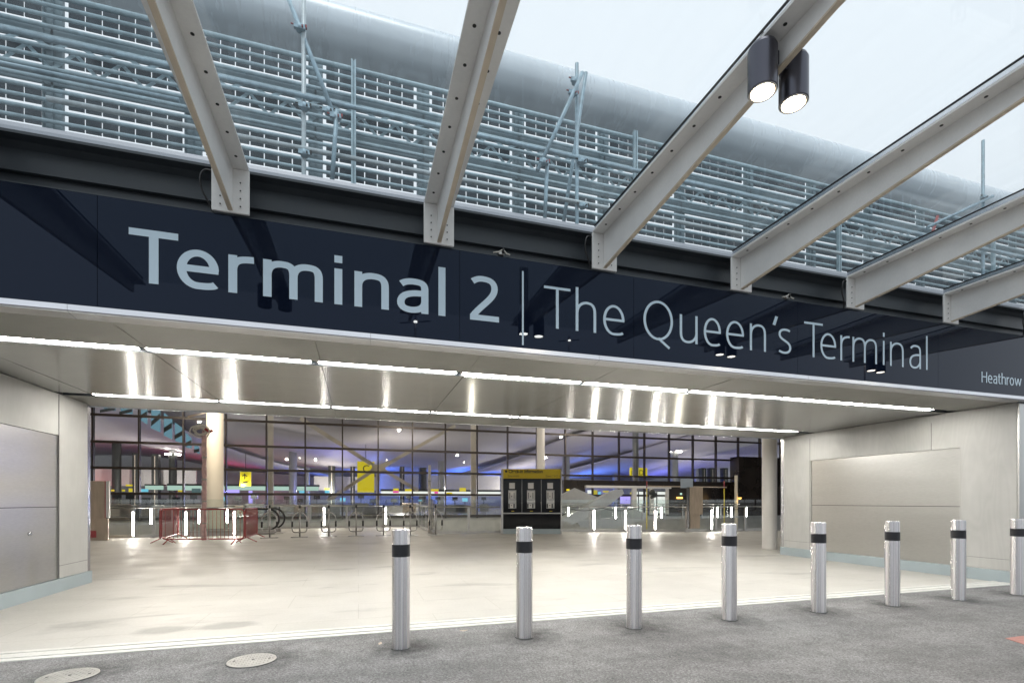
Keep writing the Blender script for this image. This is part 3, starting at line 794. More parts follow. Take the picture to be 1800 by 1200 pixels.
for px, yt, lab in ((534, -60, 'upright scaffold tube between the first and second full roof beams'), (1014, 112, 'upright scaffold tube behind the word The, middle of the photo'), (1728, 247, 'thin upright scaffold tube near the right edge of the photo')):
    X = PY(px, 300, SY)[0]; zt = PY(px, yt, SY)[1]
    pole((X, SY, 3.5), (X, SY, zt), lab, 'scaffold_new' if px < 600 else 'scaffold_steel', .0245)
def slant(pa, pb, ya, yb_, lab, m='scaffold_steel'):
    a = PY(*pa, ya); b_ = PY(*pb, yb_); return pole((a[0], ya, a[1]), (b_[0], yb_, b_[1]), lab, m)
slant((500, -20), (592, 215), 6.02, 5.85, 'slanting scaffold tube crossing the upright left of the second full roof beam')
slant((592, 195), (583, 330), 5.8, 5.86, 'short steep scaffold tube below the clamp left of the second full roof beam')
slant((1024, 128), (945, 300), 5.86, 5.80, 'slanting scaffold tube leaning left from the top of the middle upright')
slant((1030, 128), (985, 430), 6.06, 6.2, 'thin slanting scaffold tube behind the middle upright')
slant((962, 285), (957, 400), 5.82, 5.86, 'short upright scaffold tube left of the middle upright')
slant((1745, 345), (1630, 400), 5.9, 5.9, 'slanting scaffold tube running down left from the right upright')
slant((1648, 380), (1630, 440), 6.3, 6.3, 'red-painted scaffold tube near the right edge of the photo', 'red_paint')
for nm, px, py, yy, rd in (('on the left upright at its upper lengthwise tube', 535, 188, 5.9, False), ('on the left upright at its lower lengthwise tube', 535, 270, 5.9, False), ('on the left upright where the slanting tube crosses', 527, 50, 5.93, True),
                       ('with a red bolt right of the left upright', 590, 206, 5.82, True), ('beside the red bolted clamp right of the left upright', 577, 196, 5.86, False), ('at the top of the middle upright', 1010, 143, 5.9, True), ('with a red bolt just below the top of the middle upright', 1006, 165, 5.88, True),
                       ('on the middle upright at its upper lengthwise tube', 1022, 284, 5.9, False), ('on the middle upright at its lower lengthwise tube', 1024, 362, 5.9, False), ('on the tube left of the middle upright', 955, 285, 5.8, True), ('on the right upright', 1728, 347, 5.93, False)):
    X, Z = PY(px, py, yy); clamp(X, yy, Z, 'steel scaffold clamp ' + nm, rd)

# ------------------------------------------------------------------ bollards
def bollard(lab):
    t = thing('bollard', lab, 'bollard', (0, 0, 0), 'steel bollards in a row along the kerb')
    r = .084
    MB().lathe([(r, 0), (r, .872)], 0, 0, 48).build('lower_sleeve', 'bollard_steel', t)
    MB().lathe([(r + .0015, .873), (r + .0015, .988)], 0, 0, 48).build('band', 'bollard_band', t)
    MB().lathe([(r, .989), (r, 1.122), (r - .003, 1.129), (r - .010, 1.132), (.0, 1.132)], 0, 0, 48).build('upper_sleeve', 'bollard_steel', t)
    MB().lathe([(r + .012, .0), (r + .010, .006), (r + .0005, .008)], 0, 0, 48).build('base_collar', 'rim_dark', t)
    return t
bp = [.389, 1.632, 2.913, 4.190, 5.558, 6.842, 8.131, 9.425]
pb = bollard('tall brushed steel bollard with black band, first and nearest from the left')
for i, X in enumerate(bp):
    o = pb if i == 0 else copy_tree(pb)
    o.location = (X, 4.83, 0); o.rotation_euler.z = i * 1.3
    if i: o['label'] = 'brushed steel bollard with black band, %s from the left%s' % (ORD[i], ' and last, at the right edge' if i == 7 else '')
# ------------------------------------------------------------------ round covers of empty sockets
for i, X in enumerate((-.893, -2.214)):
    t = thing('ground_cover', 'round pale steel cover set in the asphalt, %s' % ('the one nearer the bollards' if i == 0 else 'cut by the bottom edge at far left'), 'cover', (X, 4.83, 0), 'round covers in the asphalt')
    MB().lathe([(.205, -.01), (.205, .006), (.199, .006), (.199, -.01)], X, 4.83, 48).build('rim', 'rim_dark', t)
    MB().lathe([(.196, -.01), (.196, .006), (.19, .008)], X, 4.83, 48).build('lid', 'cover_steel', t)
    mb = MB()
    for a_ in range(-6, 7):
        for b_ in range(-6, 7):
            cx_, cy_ = X + a_ * .028, 4.83 + b_ * .028
            if math.hypot(cx_ - X, cy_ - 4.83) < .172 and (a_, b_) not in ((5, 0), (-5, 0), (0, 0)):
                M = Matrix.Translation((cx_, cy_, .0085)) @ Matrix.Rotation(R(45 if (a_ + b_) % 2 else -45), 4, 'Z')
                mb.boxm(M, .022, .006, .003)
    mb.build('tread_pattern', 'cover_steel', t)
    for s_ in (-.14, .14): MB().lathe([(.011, .004), (.011, .0095)], X + s_, 4.83, 12).build('lifting_hole', 'bolt_dark', t)
    MB().lathe([(.012, .005), (.012, .0105)], X + .01, 4.83, 12).build('bolt', 'rim_dark', t)
struct(MB().plate([(6.20, 3.12), (7.6, 3.0), (7.7, 3.34), (6.30, 3.33)], -.01, .004), 'pink_paving_patch', 'tactile_pink')

# ------------------------------------------------------------------ court columns
def column(name, x, y, r, z1, m, lab, rings=()):
    t = thing(name, lab, 'column', (x, y, 0))
    zs = [-6 if y > 23 else 0] + list(rings) + [z1]
    for a, b_ in zip(zs[:-1], zs[1:]): MB().lathe([(r - .004, a + .0), (r, a + .006), (r, b_ - .006), (r - .004, b_)], x, y, 48).build('shaft_section', m, t)
    if rings: MB().lathe([(r - .012, 0.01), (r - .012, z1 - .1)], x, y, 32).build('core', 'bolt_dark', t)
    return t
column('round_column', PY(378, 800, 30)[0], 30, .40, 9.2, 'column_cream', 'thick cream round column behind the red barriers')
column('round_column', PY(950.5, 800, 43)[0], 43, .375, 9.2, 'column_white', 'pale round column standing behind the black information kiosk')
column('round_column', 11.39, 11.50, .198, 4.6, 'column_white', 'white jointed round column beside the end of the right wall', (1.12, 1.78))

# ------------------------------------------------------------------ glass facade
fac = thing('glass_facade', 'wide dark framed glass wall of the terminal hall', 'glass wall', (0, 46, 0))
gx0 = -19.55; mulls = [gx0 + 3.035 * i for i in range(-3, 24)]
for i, X in enumerate(mulls):
    MB().box(X - .055, X + .055, 45.9, 46.2, -.2, 9.2).build('mullion', 'mullion', fac)
    if i < len(mulls) - 1:
        MB().box(X + .056, mulls[i + 1] - .056, 46.04, 46.06, .05, 9.2).build('glass_pane', 'hall_glass', fac)
for z in (0, 1.97, 3.97, 5.97, 8.05):
    MB().box(mulls[0] - .1, mulls[-1] + .1, 45.84, 45.895, z - .10, z + .10).build('transom', 'mullion', fac)

# ------------------------------------------------------------------ hall interior
def wave(name, lab, pts0, pts1, th=.35, m='hall_ceiling'):
    """ribbon ceiling between two space curves"""
    n = len(pts0); v = [Vector(p) for p in pts0] + [Vector(p) for p in pts1]
    v += [p + Vector((0, 0, th)) for p in v[:2 * n]]
    f = []
    for i in range(n - 1):
        f.append([i, i + 1, n + i + 1, n + i]); f.append([2 * n + i, 3 * n + i, 3 * n + i + 1, 2 * n + i + 1])
        f.append([i, 2 * n + i, 2 * n + i + 1, i + 1]); f.append([n + i, n + i + 1, 3 * n + i + 1, 3 * n + i])
    mb = MB().add(v, f, True); return tag(mb.build(name, m), lab, 'ceiling', 'wavy ceiling sheets of the hall')
def curve_px(px, Ys):
    r = []
    for (x, y), Y in zip(px, Ys):
        a = PY(x, y, Y); r.append((a[0], Y, a[1]))
    # resample by Catmull-Rom
    out = []
    for j in range(len(r) - 1):
        a = Vector(r[max(j - 1, 0)]); b_ = Vector(r[j]); c_ = Vector(r[j + 1]); d_ = Vector(r[min(j + 2, len(r) - 1)])
        for q in range(8):
            u = q / 8; out.append(.5 * ((2 * b_) + (c_ - a) * u + (2 * a - 5 * b_ + 4 * c_ - d_) * u * u + (3 * b_ - a - 3 * c_ + d_) * u ** 3))
    out.append(Vector(r[-1])); return out
# left red-lit wave: from near upper left falling to the far distance
wave('ceiling_wave', 'large grey wave ceiling with red light at the left of the hall', curve_px([(140, 690), (260, 730), (360, 775), (470, 812), (600, 842)], [52, 60, 72, 88, 108]), curve_px([(140, 800), (220, 800), (300, 806), (420, 826), (600, 842)], [112, 112, 112, 114, 118]))
wave('ceiling_wave', 'lilac wave ceiling above the second letter panel in the left half of the hall', curve_px([(140, 560), (300, 640), (460, 700), (620, 730), (800, 700)], [49, 49, 49, 49, 49]), curve_px([(250, 728), (350, 772), (460, 806), (600, 830), (690, 838)], [64, 74, 88, 100, 108]))
wave('ceiling_wave', 'grey-blue wave ceiling falling to the middle of the hall', curve_px([(560, 690), (700, 720), (850, 720), (1010, 700), (1150, 680)], [49, 49, 49, 49, 49]), curve_px([(600, 838), (680, 842), (780, 836), (900, 805), (1060, 748)], [112, 112, 106, 90, 66]))
wave('ceiling_wave', 'blue-edged wave ceiling right of the pale middle column', curve_px([(830, 832), (920, 802), (1000, 770), (1090, 745), (1200, 700)], [96, 82, 70, 60, 52]), curve_px([(900, 842), (980, 842), (1080, 812), (1180, 782), (1330, 740)], [116, 116, 96, 80, 62]))
wave('ceiling_wave', 'blue-edged wave ceiling over the yellow letter D sign', curve_px([(960, 838), (1080, 806), (1180, 776), (1290, 750), (1420, 700)], [100, 86, 74, 62, 54]), curve_px([(1050, 842), (1150, 842), (1230, 815), (1330, 785), (1450, 745)], [118, 118, 102, 86, 66]))
wave('ceiling_wave', 'rightmost wave ceiling of the hall with violet light', curve_px([(1120, 832), (1220, 802), (1320, 776), (1420, 752), (1520, 720)], [104, 92, 80, 70, 60]), curve_px([(1200, 842), (1280, 844), (1380, 840), (1480, 820), (1600, 790)], [120, 120, 118, 104, 90]))
struct(MB().box(-70, 130, 120, 120.5, 0, 14), 'hall_back_wall', 'shaft_grey')
struct(MB().box(-110, 190, 46.5, 122, 26, 26.4), 'hall_roof', 'hall_ceiling')
struct(MB().box(-110, -109, 46.5, 122, 0, 26).box(189, 190, 46.5, 122, 0, 26), 'hall_side_wall', 'hall_ceiling')
# blue skylight ladder in the left wave
def px_box(mb, x0, y0, x1, y1, Y, th=.3, rot=0):
    a = PY(x0, y1, Y); b_ = PY(x1, y0, Y); mb.box(a[0], b_[0], Y, Y + th, a[1], b_[1]); return mb
t = thing('skylight_ladder', 'slanting row of blue rooflights seen through the upper left of the glass wall', 'skylight', (*PY(270, 760, 50), 0)[:1] + (50, 8))
for k_, (a, b_, c_, d_) in enumerate([((176, 714), (202, 714), (202, 721), (190, 721)), ((210, 714), (232, 716), (232, 727), (214, 726)), ((246, 717), (258, 718), (258, 745), (242, 735)), ((266, 717), (281, 719), (281, 759), (265, 752)), ((288, 725), (302, 736), (302, 772), (288, 765)), ((307, 742), (321, 752), (321, 778), (308, 775)), ((326, 760), (336, 770), (336, 788), (327, 786)), ((341, 778), (350, 786), (350, 797), (342, 794))]):
    q = [PY(*p_, 50) for p_ in (a, b_, c_, d_)]
    MB().prism(q, 50, 50.15).build('rooflight', 'sky_light', t)
    (x0, z0), (x1, z1) = PY(a[0], a[1] + 2 + (d_[1] - a[1]) * .62, 49.9), PY(b_[0], b_[1] + (c_[1] - b_[1]) * .18, 49.9)
    (x2, z2), (x3, z3) = PY(a[0], a[1] + 6 + (d_[1] - a[1]) * .72, 49.9), PY(b_[0], b_[1] + 4 + (c_[1] - b_[1]) * .32, 49.9)
    MB().prism([(x0, z0), (x1, z1), (x3, z3), (x2, z2)], 49.85, 49.95).build('louvre_blade', 'shaft_dark', t)
# white partition and dark check-in shafts
w_ = MB(); px_box(w_, 163, 826, 345, 853, 92); tag(w_.build('partition_wall', 'white_paint'), 'white partition wall at the left behind the glass', 'wall')
w_ = MB(); px_box(w_, 552, 838, 662, 861, 94); tag(w_.build('partition_wall', 'white_paint'), 'white partition wall behind the large yellow letter C sign', 'wall')
w_ = MB(); px_box(w_, 668, 836, 879, 866, 96); tag(w_.build('partition_wall', 'white_paint'), 'white partition wall left of the black kiosk', 'wall')
w_ = MB(); px_box(w_, 163, 884, 1000, 880, 98); 
SH = [(205, 8, 740, 760, 90, 'tall shaft with a grey cap, leftmost in the hall'), (304, 7, 783, 797, 92, 'dark shaft with a lamp ring left of the cream column'), (515, 7, 752, 770, 78, 'tall grey shaft with a bright lamp ring in the left half'),
      (541, 4, 790, 804, 96, 'slim grey shaft just right of the tall one with a lamp ring'), (776, 6, 762, 780, 84, 'grey shaft with a lamp ring left of the black kiosk'), (743, 7, 800, 809, 92, 'dark shaft with a low lamp ring left of the kiosk'),
      (995, 6, 770, 787, 84, 'grey shaft with a lamp ring just right of the pale middle column'), (1080, 4, 806, 817, 104, 'distant shaft with a lamp ring left of the letter D sign'), (1185, 6, 777, 793, 84, 'grey shaft with a lamp ring right of the letter D sign'), (1224, 4, 812, 820, 104, 'distant shaft with a lamp ring near the right of the hall'), (145 + 920 - 0, 3, 0, 0, 0, '')]
for (px, hw, yt, yl, Y, lab) in SH:
    if not lab: continue
    X, Z = PY(px, yt, Y); rw = abs(PY(px + hw, yt, Y)[0] - X); Zl = PY(px, yl, Y)[1]
    t = thing('lamp_shaft', lab, 'column', (X, Y, 0), 'shafts with lamp rings in the hall')
    dark = 'dark' in lab or 'leftmost' in lab
    MB().lathe([(rw, 0), (rw, Zl)], X, Y, 20).build('shaft', 'shaft_dark' if dark else 'shaft_grey', t)
    MB().lathe([(rw * .95, Zl + .02), (rw * .72, Z)], X, Y, 20).build('cap', 'shaft_grey', t)
    mb = MB(); rb = MB()
    for q in range(6):
        a = R(q * 60 + 20); cx_, cy_ = X + math.cos(a) * rw * 1.6, Y + math.sin(a) * rw * 1.6
        mb.lathe([(.19, Zl - .22), (.19, Zl + .0)], cx_, cy_, 10); rb.tube([(X + math.cos(a) * rw * .9, Y + math.sin(a) * rw * .9, Zl + .1), (cx_, cy_, Zl + .1)], .05, 6)
    mb.build('lamp', 'spot_glow', t); rb.build('lamp_arm', 'shaft_dark', t)
for n_, (px, hw, yt, yb_, lab) in enumerate([(237, 5, 796, 850, 'plain dark shaft second from the left in the hall'), (272, 6, 798, 850, 'plain dark shaft between the two ringed ones at the left'), (583, 6, 805, 868, 'plain dark shaft left of the large yellow sign'), (620, 4, 807, 866, 'slim dark shaft touching the left edge of the large yellow sign'), (707, 4, 808, 870, 'slim dark shaft between the large yellow sign and the kiosk'),
                                             (1238, 4, 822, 838, 'first short dark shaft at the right of the hall'), (1253, 4, 822, 838, 'second short dark shaft at the right of the hall'), (1276, 4, 822, 836, 'third short dark shaft at the right of the hall'), (1294, 3, 823, 836, 'fourth short dark shaft at the right of the hall')]):
    Y = 90; X, Z = PY(px, yt, Y); rw = PY(px + hw, yt, Y)[0] - X
    t = thing('dark_shaft', lab, 'column', (X, Y, 0), 'plain dark shafts in the hall')
    MB().bbox(X - rw, X + rw, Y, Y + 1.2, 0, Z, .05).build('shaft', 'shaft_dark', t)
    MB().box(X - .05, X + .05, Y - .02, Y - .002, 0.5, Z - .3).build('light_line', 'beige_steel', t)
# thin round facade columns behind the glass
for px, hw, Y, m_, lab in ((475, 6, 48, 'beige_steel', 'beige post behind the glass, right of the cream column'), (833, 5.5, 48, 'beige_steel', 'beige post behind the glass, left of the kiosk'), (1117, 4.6, 48, 'shaft_grey', 'grey round post behind the glass in front of the letter D sign')):
    X = PY(px, 800, Y)[0]; rw = PY(px + hw, 800, Y)[0] - X
    tag(MB().lathe([(rw, 0), (rw, 9.2)], X, Y, 28).build('facade_post', m_), lab, 'post', 'round posts behind the glass wall')
# cross brace
t = thing('cross_brace', 'beige steel X brace with a star-shaped node behind the large yellow sign', 'brace', (PY(665, 822, 47.4)[0], 47.4, 0))
def bar(a, b_, wd, Y=47.4):
    (xa, za), (xb, z2) = PY(*a, Y), PY(*b_, Y); ang = math.atan2(z2 - za, xb - xa); L = math.hypot(xb - xa, z2 - za)
    M = Matrix.Translation(((xa + xb) / 2, Y, (za + z2) / 2)) @ Matrix.Rotation(-ang, 4, 'Y')
    MB().boxm(M, L, .16, wd).build('arm', 'beige_steel', t)
bar((528, 735), (652, 815), .36); bar((678, 817), (800, 748), .30); bar((652, 829), (575, 880), .30); bar((680, 829), (735, 862), .30); bar((664, 832), (664, 890), .30)
q = [PY(*p_, 47.25) for p_ in ((648, 806), (656, 814), (664, 816), (674, 814), (680, 810), (684, 816), (677, 822), (682, 829), (676, 832), (664, 830), (654, 832), (650, 826), (655, 821))]
MB().prism(q, 47.25, 47.55).build('node_plate', 'beige_steel', t)
# signs in the hall
def hall_sign(x0, y0, x1, y1, Y, lab, text=None, tx=None, ts=None, m='yellow_sign', tc='sign_black'):
    t = thing('hanging_sign', lab, 'sign', (PY((x0 + x1) / 2, y1, Y)[0], Y, PY(x0, y1, Y)[1]))
    mb = MB(); px_box(mb, x0, y0, x1, y1, Y, .2); mb.build('panel', m, t)
    X, Z = PY((x0 + x1) / 2, y0, Y)
    MB().tube([(X, Y + .1, Z), (X, Y + .1, Z + 2)], .03, 6).build('hanger', 'shaft_dark', t)
    return t
def bf_text(body, x, y, z, size, m, parent, sx=1, rz=0, name='lettering', off=0, al='LEFT'):
    cu = bpy.data.curves.new(name, 'FONT'); cu.body = body; cu.size = size; cu.offset = off; cu.align_x = al
    o = bpy.data.objects.new(name, cu); C.objects.link(o)
    bpy.context.view_layer.update()
    me = bpy.data.meshes.new_from_object(o.evaluated_get(bpy.context.evaluated_depsgraph_get()))
    bpy.data.objects.remove(o)
    M = Matrix.Translation((x, y, z)) @ Matrix.Rotation(rz, 4, 'Z') @ Matrix.Rotation(R(90), 4, 'X') @ Matrix.Diagonal((sx, 1, 1, 1))
    if parent is not None:
        M = parent_mat(parent).inverted() @ M
    me.transform(M); me.materials.clear(); me.materials.append(MC[m])
    o = bpy.data.objects.new(name, me); C.objects.link(o); o.parent = parent; return o
def parent_mat(p):
    M = Matrix.Translation(p.location) @ Matrix.Rotation(p.rotation_euler.z, 4, 'Z')
    return parent_mat(p.parent) @ M if p.parent else M
YC = 60
t = hall_sign(628, 811, 658, 865, YC, 'large yellow hanging sign with a letter C')
a = PY(637, 829, YC); bf_text('C', a[0], YC - .03, a[1], 1.15, 'sign_black', t)
t = hall_sign(422, 829, 441, 854, YC, 'yellow hanging sign with an upward arrow')
a0, a1 = PY(430, 843, YC - .03), PY(430, 832, YC - .03)
MB().box(a0[0] - .04, a0[0] + .04, YC - .03, YC - .01, a0[1], a1[1]).prism([(a1[0] - .28, a1[1] - .3), (a1[0], a1[1]), (a1[0] + .28, a1[1] - .3), (a1[0] + .2, a1[1] - .34), (a1[0], a1[1] - .13), (a1[0] - .2, a1[1] - .34)], YC - .034, YC - .012).build('arrow', 'sign_black', t)
a2 = PY(430, 848, YC - .03); MB().prism([(a2[0] - .3, a2[1] - .06), (a2[0] - .1, a2[1] + .1), (a2[0] + .32, a2[1] + .12), (a2[0] + .25, a2[1] - .02), (a2[0], a2[1] - .1)], YC - .034, YC - .012).build('plane_symbol', 'sign_black', t)
t = hall_sign(1108, 822, 1138, 837, 62, 'yellow hanging sign with a letter D')
a = PY(1123, 834.5, 62); bf_text('D', a[0], 62 - .03, a[1], 1.05, 'sign_black', t)
a = PY(1109.5, 834, 62); bf_text('I', a[0], 62 - .03, a[1], .8, 'sign_black', t)
for n_, (x0, y0, x1, y1, m_) in enumerate([(195, 860, 200, 863, 'yellow_sign'), (214, 860, 219, 863, 'yellow_sign'), (221, 851, 232, 854, 'yellow_sign'), (226, 858, 232, 864, 'yellow_sign'), (313, 861, 323, 864, 'yellow_sign'), (248, 859, 260, 864, 'cyan_screen'), (526, 862, 538, 866, 'cyan_screen'), (570, 857, 579, 861, 'yellow_sign'), (571, 861, 579, 866, 'cyan_screen'), (691, 858, 701, 862, 'yellow_sign'), (691, 862, 701, 866, 'pink_screen'), (712, 859, 726, 863, 'yellow_sign'), (757, 859, 771, 863, 'yellow_sign'), (808, 857, 819, 863, 'yellow_sign'), (764, 863, 770, 867, 'pink_screen'), (785, 865, 795, 869, 'yellow_sign')]):
    Y = 76; mb = MB(); px_box(mb, x0, y0, x1, y1, Y, .15)
    xw = 'left' if x0 < 350 else ('middle' if x0 < 600 else 'right')
    tag(mb.build('desk_sign', m_), '%s small %s desk sign counted from the left in the row behind the glass' % ((ORD + ['thirteenth', 'fourteenth', 'fifteenth', 'sixteenth'])[n_], {'yellow_sign': 'yellow', 'cyan_screen': 'blue', 'pink_screen': 'pink'}[m_]), 'sign', 'small signs over the check-in desks')
# lit bulkheads over the desks
for n_, (x0, x1, y0, y1, m_, lab) in enumerate([(255, 286, 853, 860, 'green_glow', 'short pale green light band at the left behind the glass'), (294, 420, 853, 861, 'green_glow', 'long pale green light band left of the arrow sign'), (421, 560, 854, 861, 'green_glow', 'long pale green light band right of the arrow sign'), (670, 880, 863, 871, 'white_glow', 'long white light band left of the kiosk')]):
    Y = 80; t = thing('light_bulkhead', lab, 'light', (PY(x0, y1, Y)[0], Y, PY(x0, y1, Y)[1]))
    mb = MB(); px_box(mb, x0, y0, x1, y1, Y, .3); mb.build('light_panel', m_, t)
    mb = MB(); px_box(mb, x0 - 1, y0 - 2.5, x1 + 1, y0 - .2, Y - .3, 1.2); mb.build('hood', 'shaft_dark', t)
for n_, (x0, x1, y0, y1, m_, Y, lab) in enumerate([(390, 420, 860, 866, 'violet_glow', 70, 'violet lit panel right of the cream column'), (437, 443, 862, 884, 'violet_glow', 72, 'slim violet light beside the arrow sign'), (337, 352, 858, 868, 'teal_panel', 78, 'teal panel left of the cream column'), (448, 453, 866, 876, 'violet_glow', 74, 'small violet light near the beige post')]):
    mb = MB(); px_box(mb, x0, y0, x1, y1, Y, .3); tag(mb.build('light_screen', m_), lab, 'screen')
# desks, kiosks and people-height clutter on the hall floor
rd = random.Random(3)
for n_ in range(26):
    px = 175 + n_ * 27 + rd.uniform(-5, 5); Y = rd.choice((54, 62, 70)); X = PY(px, 880, Y)[0]
    wd = rd.uniform(.6, 1.3); hh = rd.uniform(1.0, 1.5)
    t = thing('check_in_desk', '%s desk from the left %son the hall floor behind the glass' % (('first second third fourth fifth sixth seventh eighth ninth tenth eleventh twelfth thirteenth fourteenth fifteenth sixteenth seventeenth eighteenth nineteenth twentieth'.split() + ['twenty-first', 'twenty-second', 'twenty-third', 'twenty-fourth', 'twenty-fifth', 'twenty-sixth'])[n_], 'with a lit screen ' if n_ % 8 == 0 else ''), 'desk', (X, Y, 0), 'desks on the hall floor')
    MB().bbox(X - wd, X + wd, Y, Y + .8, 0, hh * .75, .03).build('counter', rd.choice(('white_paint', 'steel_dull', 'shaft_grey', 'ply')), t)
    MB().box(X - .06, X + .06, Y + .3, Y + .4, hh * .75, hh * 1.2).build('stand', 'shaft_dark', t)
    MB().box(X - .35, X + .35, Y + .25, Y + .33, hh * 1.15, hh * 1.15 + .45).build('screen', 'cyan_screen' if n_ % 8 == 0 else 'shaft_dark', t)
# right part: dark cladding, entrance, side block
dc = thing('dark_cladding', 'black and bronze panel wall below the glass on the right', 'wall', (PY(990, 838, 45.5)[0], 45.5, 0))
a = PY(990, 838, 45.5); b_ = PY(1345, 838, 45.5)
e0, e1 = PY(1028, 857, 45.5), PY(1174, 857, 45.5)
MB().box(a[0], e0[0], 45.4, 45.8, -.2, 3.5).box(e1[0], b_[0], 45.4, 45.8, -.2, 3.5).box(e0[0], e1[0], 45.4, 45.8, e0[1] + .25, 3.5).build('panels', 'dark_clad', dc)
zt = PY(1300, 802, 44)[1]
sb = MB().box(PY(1299, 800, 44)[0], PY(1345, 800, 44)[0] + 3, 44, 45.35, -.2, zt)
tag(sb.build('side_block', 'dark_clad'), 'tall dark bronze block at the far right beside the white jointed column', 'wall')
en = thing('entrance_doorway', 'white framed glass entrance in the dark wall, behind the grey sculpture', 'door', ((e0[0] + e1[0]) / 2, 45.4, 0))
MB().bbox(e0[0] - .1, e1[0] + .1, 45.0, 45.38, e0[1] - .02, e0[1] + .24, .02).build('lintel', 'white_paint', en)
for px, wd in ((1115, .45), (1146, .35), (1173, .25)):
    X = PY(px, 880, 45.1)[0]; MB().box(X - wd / 2, X + wd / 2, 45.0, 45.3, 0, e0[1] - .03).build('jamb', 'white_paint', en)
X = PY(1125, 880, 45.2)
for k_, (xa, xb) in enumerate(((1118, 1136), (1150, 1170))):
    A_, B_ = PY(xa, 880, 46.5)[0], PY(xb, 880, 46.5)[0]
    MB().box(A_, B_, 46.5, 46.6, 0, 2.4).build('lit_pane', 'white_glow', en)
    MB().box(A_ - .08, A_ - .01, 45.9, 46.0, 0, 2.4).box(B_ + .01, B_ + .08, 45.9, 46.0, 0, 2.4).box(A_, B_, 45.9, 46.0, 2.41, 2.5).build('door_frame', 'shaft_dark', en)
for k_, (xa, xb, ya, yb_, m_) in enumerate(((1033, 1040, 861, 867, 'white_glow'), (1042, 1050, 861, 871, 'yellow_sign'), (1052, 1056, 864, 872, 'cyan_screen'), (1060, 1070, 862, 865, 'yellow_sign'), (1064, 1072, 866, 870, 'white_glow'), (1090, 1108, 872, 885, 'violet_glow'), (1108, 1111, 865, 868, 'yellow_sign'), (1196, 1199, 866, 869, 'green_glow'), (1190, 1200, 873, 876, 'amber_glow'), (996, 1001, 859, 862, 'yellow_sign'))):
    Y = 48 if k_ < 7 else 45.2
    mb = MB(); px_box(mb, xa, ya, xb, yb_, Y, .06)
    tag(mb.build('lit_sign', m_), '%s small lit sign from the left around the white framed entrance' % ORD[[1, 2, 3, 4, 5, 6, 7, 9, 8, 0][k_]], 'sign', 'small lit signs around the entrance')
t = thing('lit_post', 'amber lit upright post in front of the dark block at the right', 'lamp post', (PY(1295, 880, 43)[0], 43, -6))
X = PY(1294, 870, 43)[0]
MB().lathe([(.17, -6), (.17, PY(1294, 835, 43)[1])], X, 43, 20).build('shaft', 'column_cream', t)
MB().lathe([(.10, PY(1294, 877, 43)[1]), (.2, PY(1294, 874, 43)[1])], X + .1, 42.6, 16).build('lamp', 'amber_glow', t)
l = bpy.data.lights.new('amber', 'POINT'); l.energy = 30; l.color = (1, .6, .2); lo = bpy.data.objects.new('amber_lamp', l); C.objects.link(lo); lo.parent = t; lo.location = (0, -.6, 7.6)

# grey folded forms hanging in the void
def slab(name, lab, px, Y0, Y1, rid=None):
    q0 = [PY(*p_, Y0) for p_ in px]; n = len(px)
    cxm = sum(a for a, _ in q0) / n; czm = sum(b_ for _, b_ in q0) / n
    q1 = [(cxm + (a - cxm) * .8 + .4, czm + (b_ - czm) * .75) for a, b_ in q0]
    v = [(a, Y0, b_) for a, b_ in q0] + [(a, Y1, b_) for a, b_ in q1]
    f = [[i, (i + 1) % n, (i + 1) % n + n, i + n] for i in range(n)] + [list(range(n))[::-1], [n + i for i in range(n)]]
    return tag(MB().add(v, f).build(name, 'sculpt_grey'), lab, 'sculpture', 'grey folded metal forms in the court')
slab('folded_form', 'grey peaked metal form right of the kiosk, the left of the three', [(986, 870), (1010, 857), (1034, 867), (1062, 877), (1040, 900), (1000, 905), (986, 900)], 38, 41)
slab('folded_form', 'grey slanting metal form with a squared top, the middle one', [(986, 914), (1040, 884), (1080, 860), (1094, 859), (1097, 867), (1074, 885), (1030, 910), (1006, 922), (1000, 918)], 33, 35)
slab('folded_form', 'low grey pointed metal form behind the lit handrail bars', [(1012, 912), (1075, 890), (1110, 893), (1138, 902), (1130, 914), (1080, 928), (1020, 926)], 35, 38)

# ------------------------------------------------------------------ glass balustrades with lit bars
def balustrade(lab, pts, post_step, z0=0):
    t = thing('glass_balustrade', lab, 'balustrade', (pts[0][0], pts[0][1], z0), 'glass balustrades round the court')
    for (xa, ya), (xb, yb_) in zip(pts[:-1], pts[1:]):
        d = Vector((xb - xa, yb_ - ya)); L = d.length; d.normalize(); ang = math.atan2(d.y, d.x)
        n = max(1, round(L / post_step)); st = L / n
        for q in range(n):
            m_ = Vector((xa, ya)) + d * (q + .5) * st
            M = Matrix.Translation((m_.x, m_.y, z0 + .80)) @ Matrix.Rotation(ang, 4, 'Z')
            MB().boxm(M, st - .03, .015, 1.34).build('glass_panel', 'rail_glass', t)
            p_ = Vector((xa, ya)) + d * q * st
            M = Matrix.Translation((p_.x, p_.y - .06, z0 + .57)) @ Matrix.Rotation(ang, 4, 'Z')
            mb = MB().boxm(M, .10, .03, 1.12)
            M = Matrix.Translation((p_.x, p_.y - .06, z0 + .01)) @ Matrix.Rotation(ang, 4, 'Z'); mb.boxm(M, .2, .12, .02)
            mb.build('post', 'steel_dull', t)
        MB().tube([(xa, ya - .12, z0 + 1.14), (xb, yb_ - .12, z0 + 1.14)], .026, 12).build('handrail', 'steel_dull', t)
        M = Matrix.Translation(((xa + xb) / 2, (ya + yb_) / 2, z0 + .08)) @ Matrix.Rotation(ang, 4, 'Z')
        MB().boxm(M, L, .06, .10).build('base_channel', 'steel_dull', t)
    return t
balustrade('glass balustrade behind the red barriers at the left', [(-9.0, 22.0), (-4.25, 22.0)], 1.58)
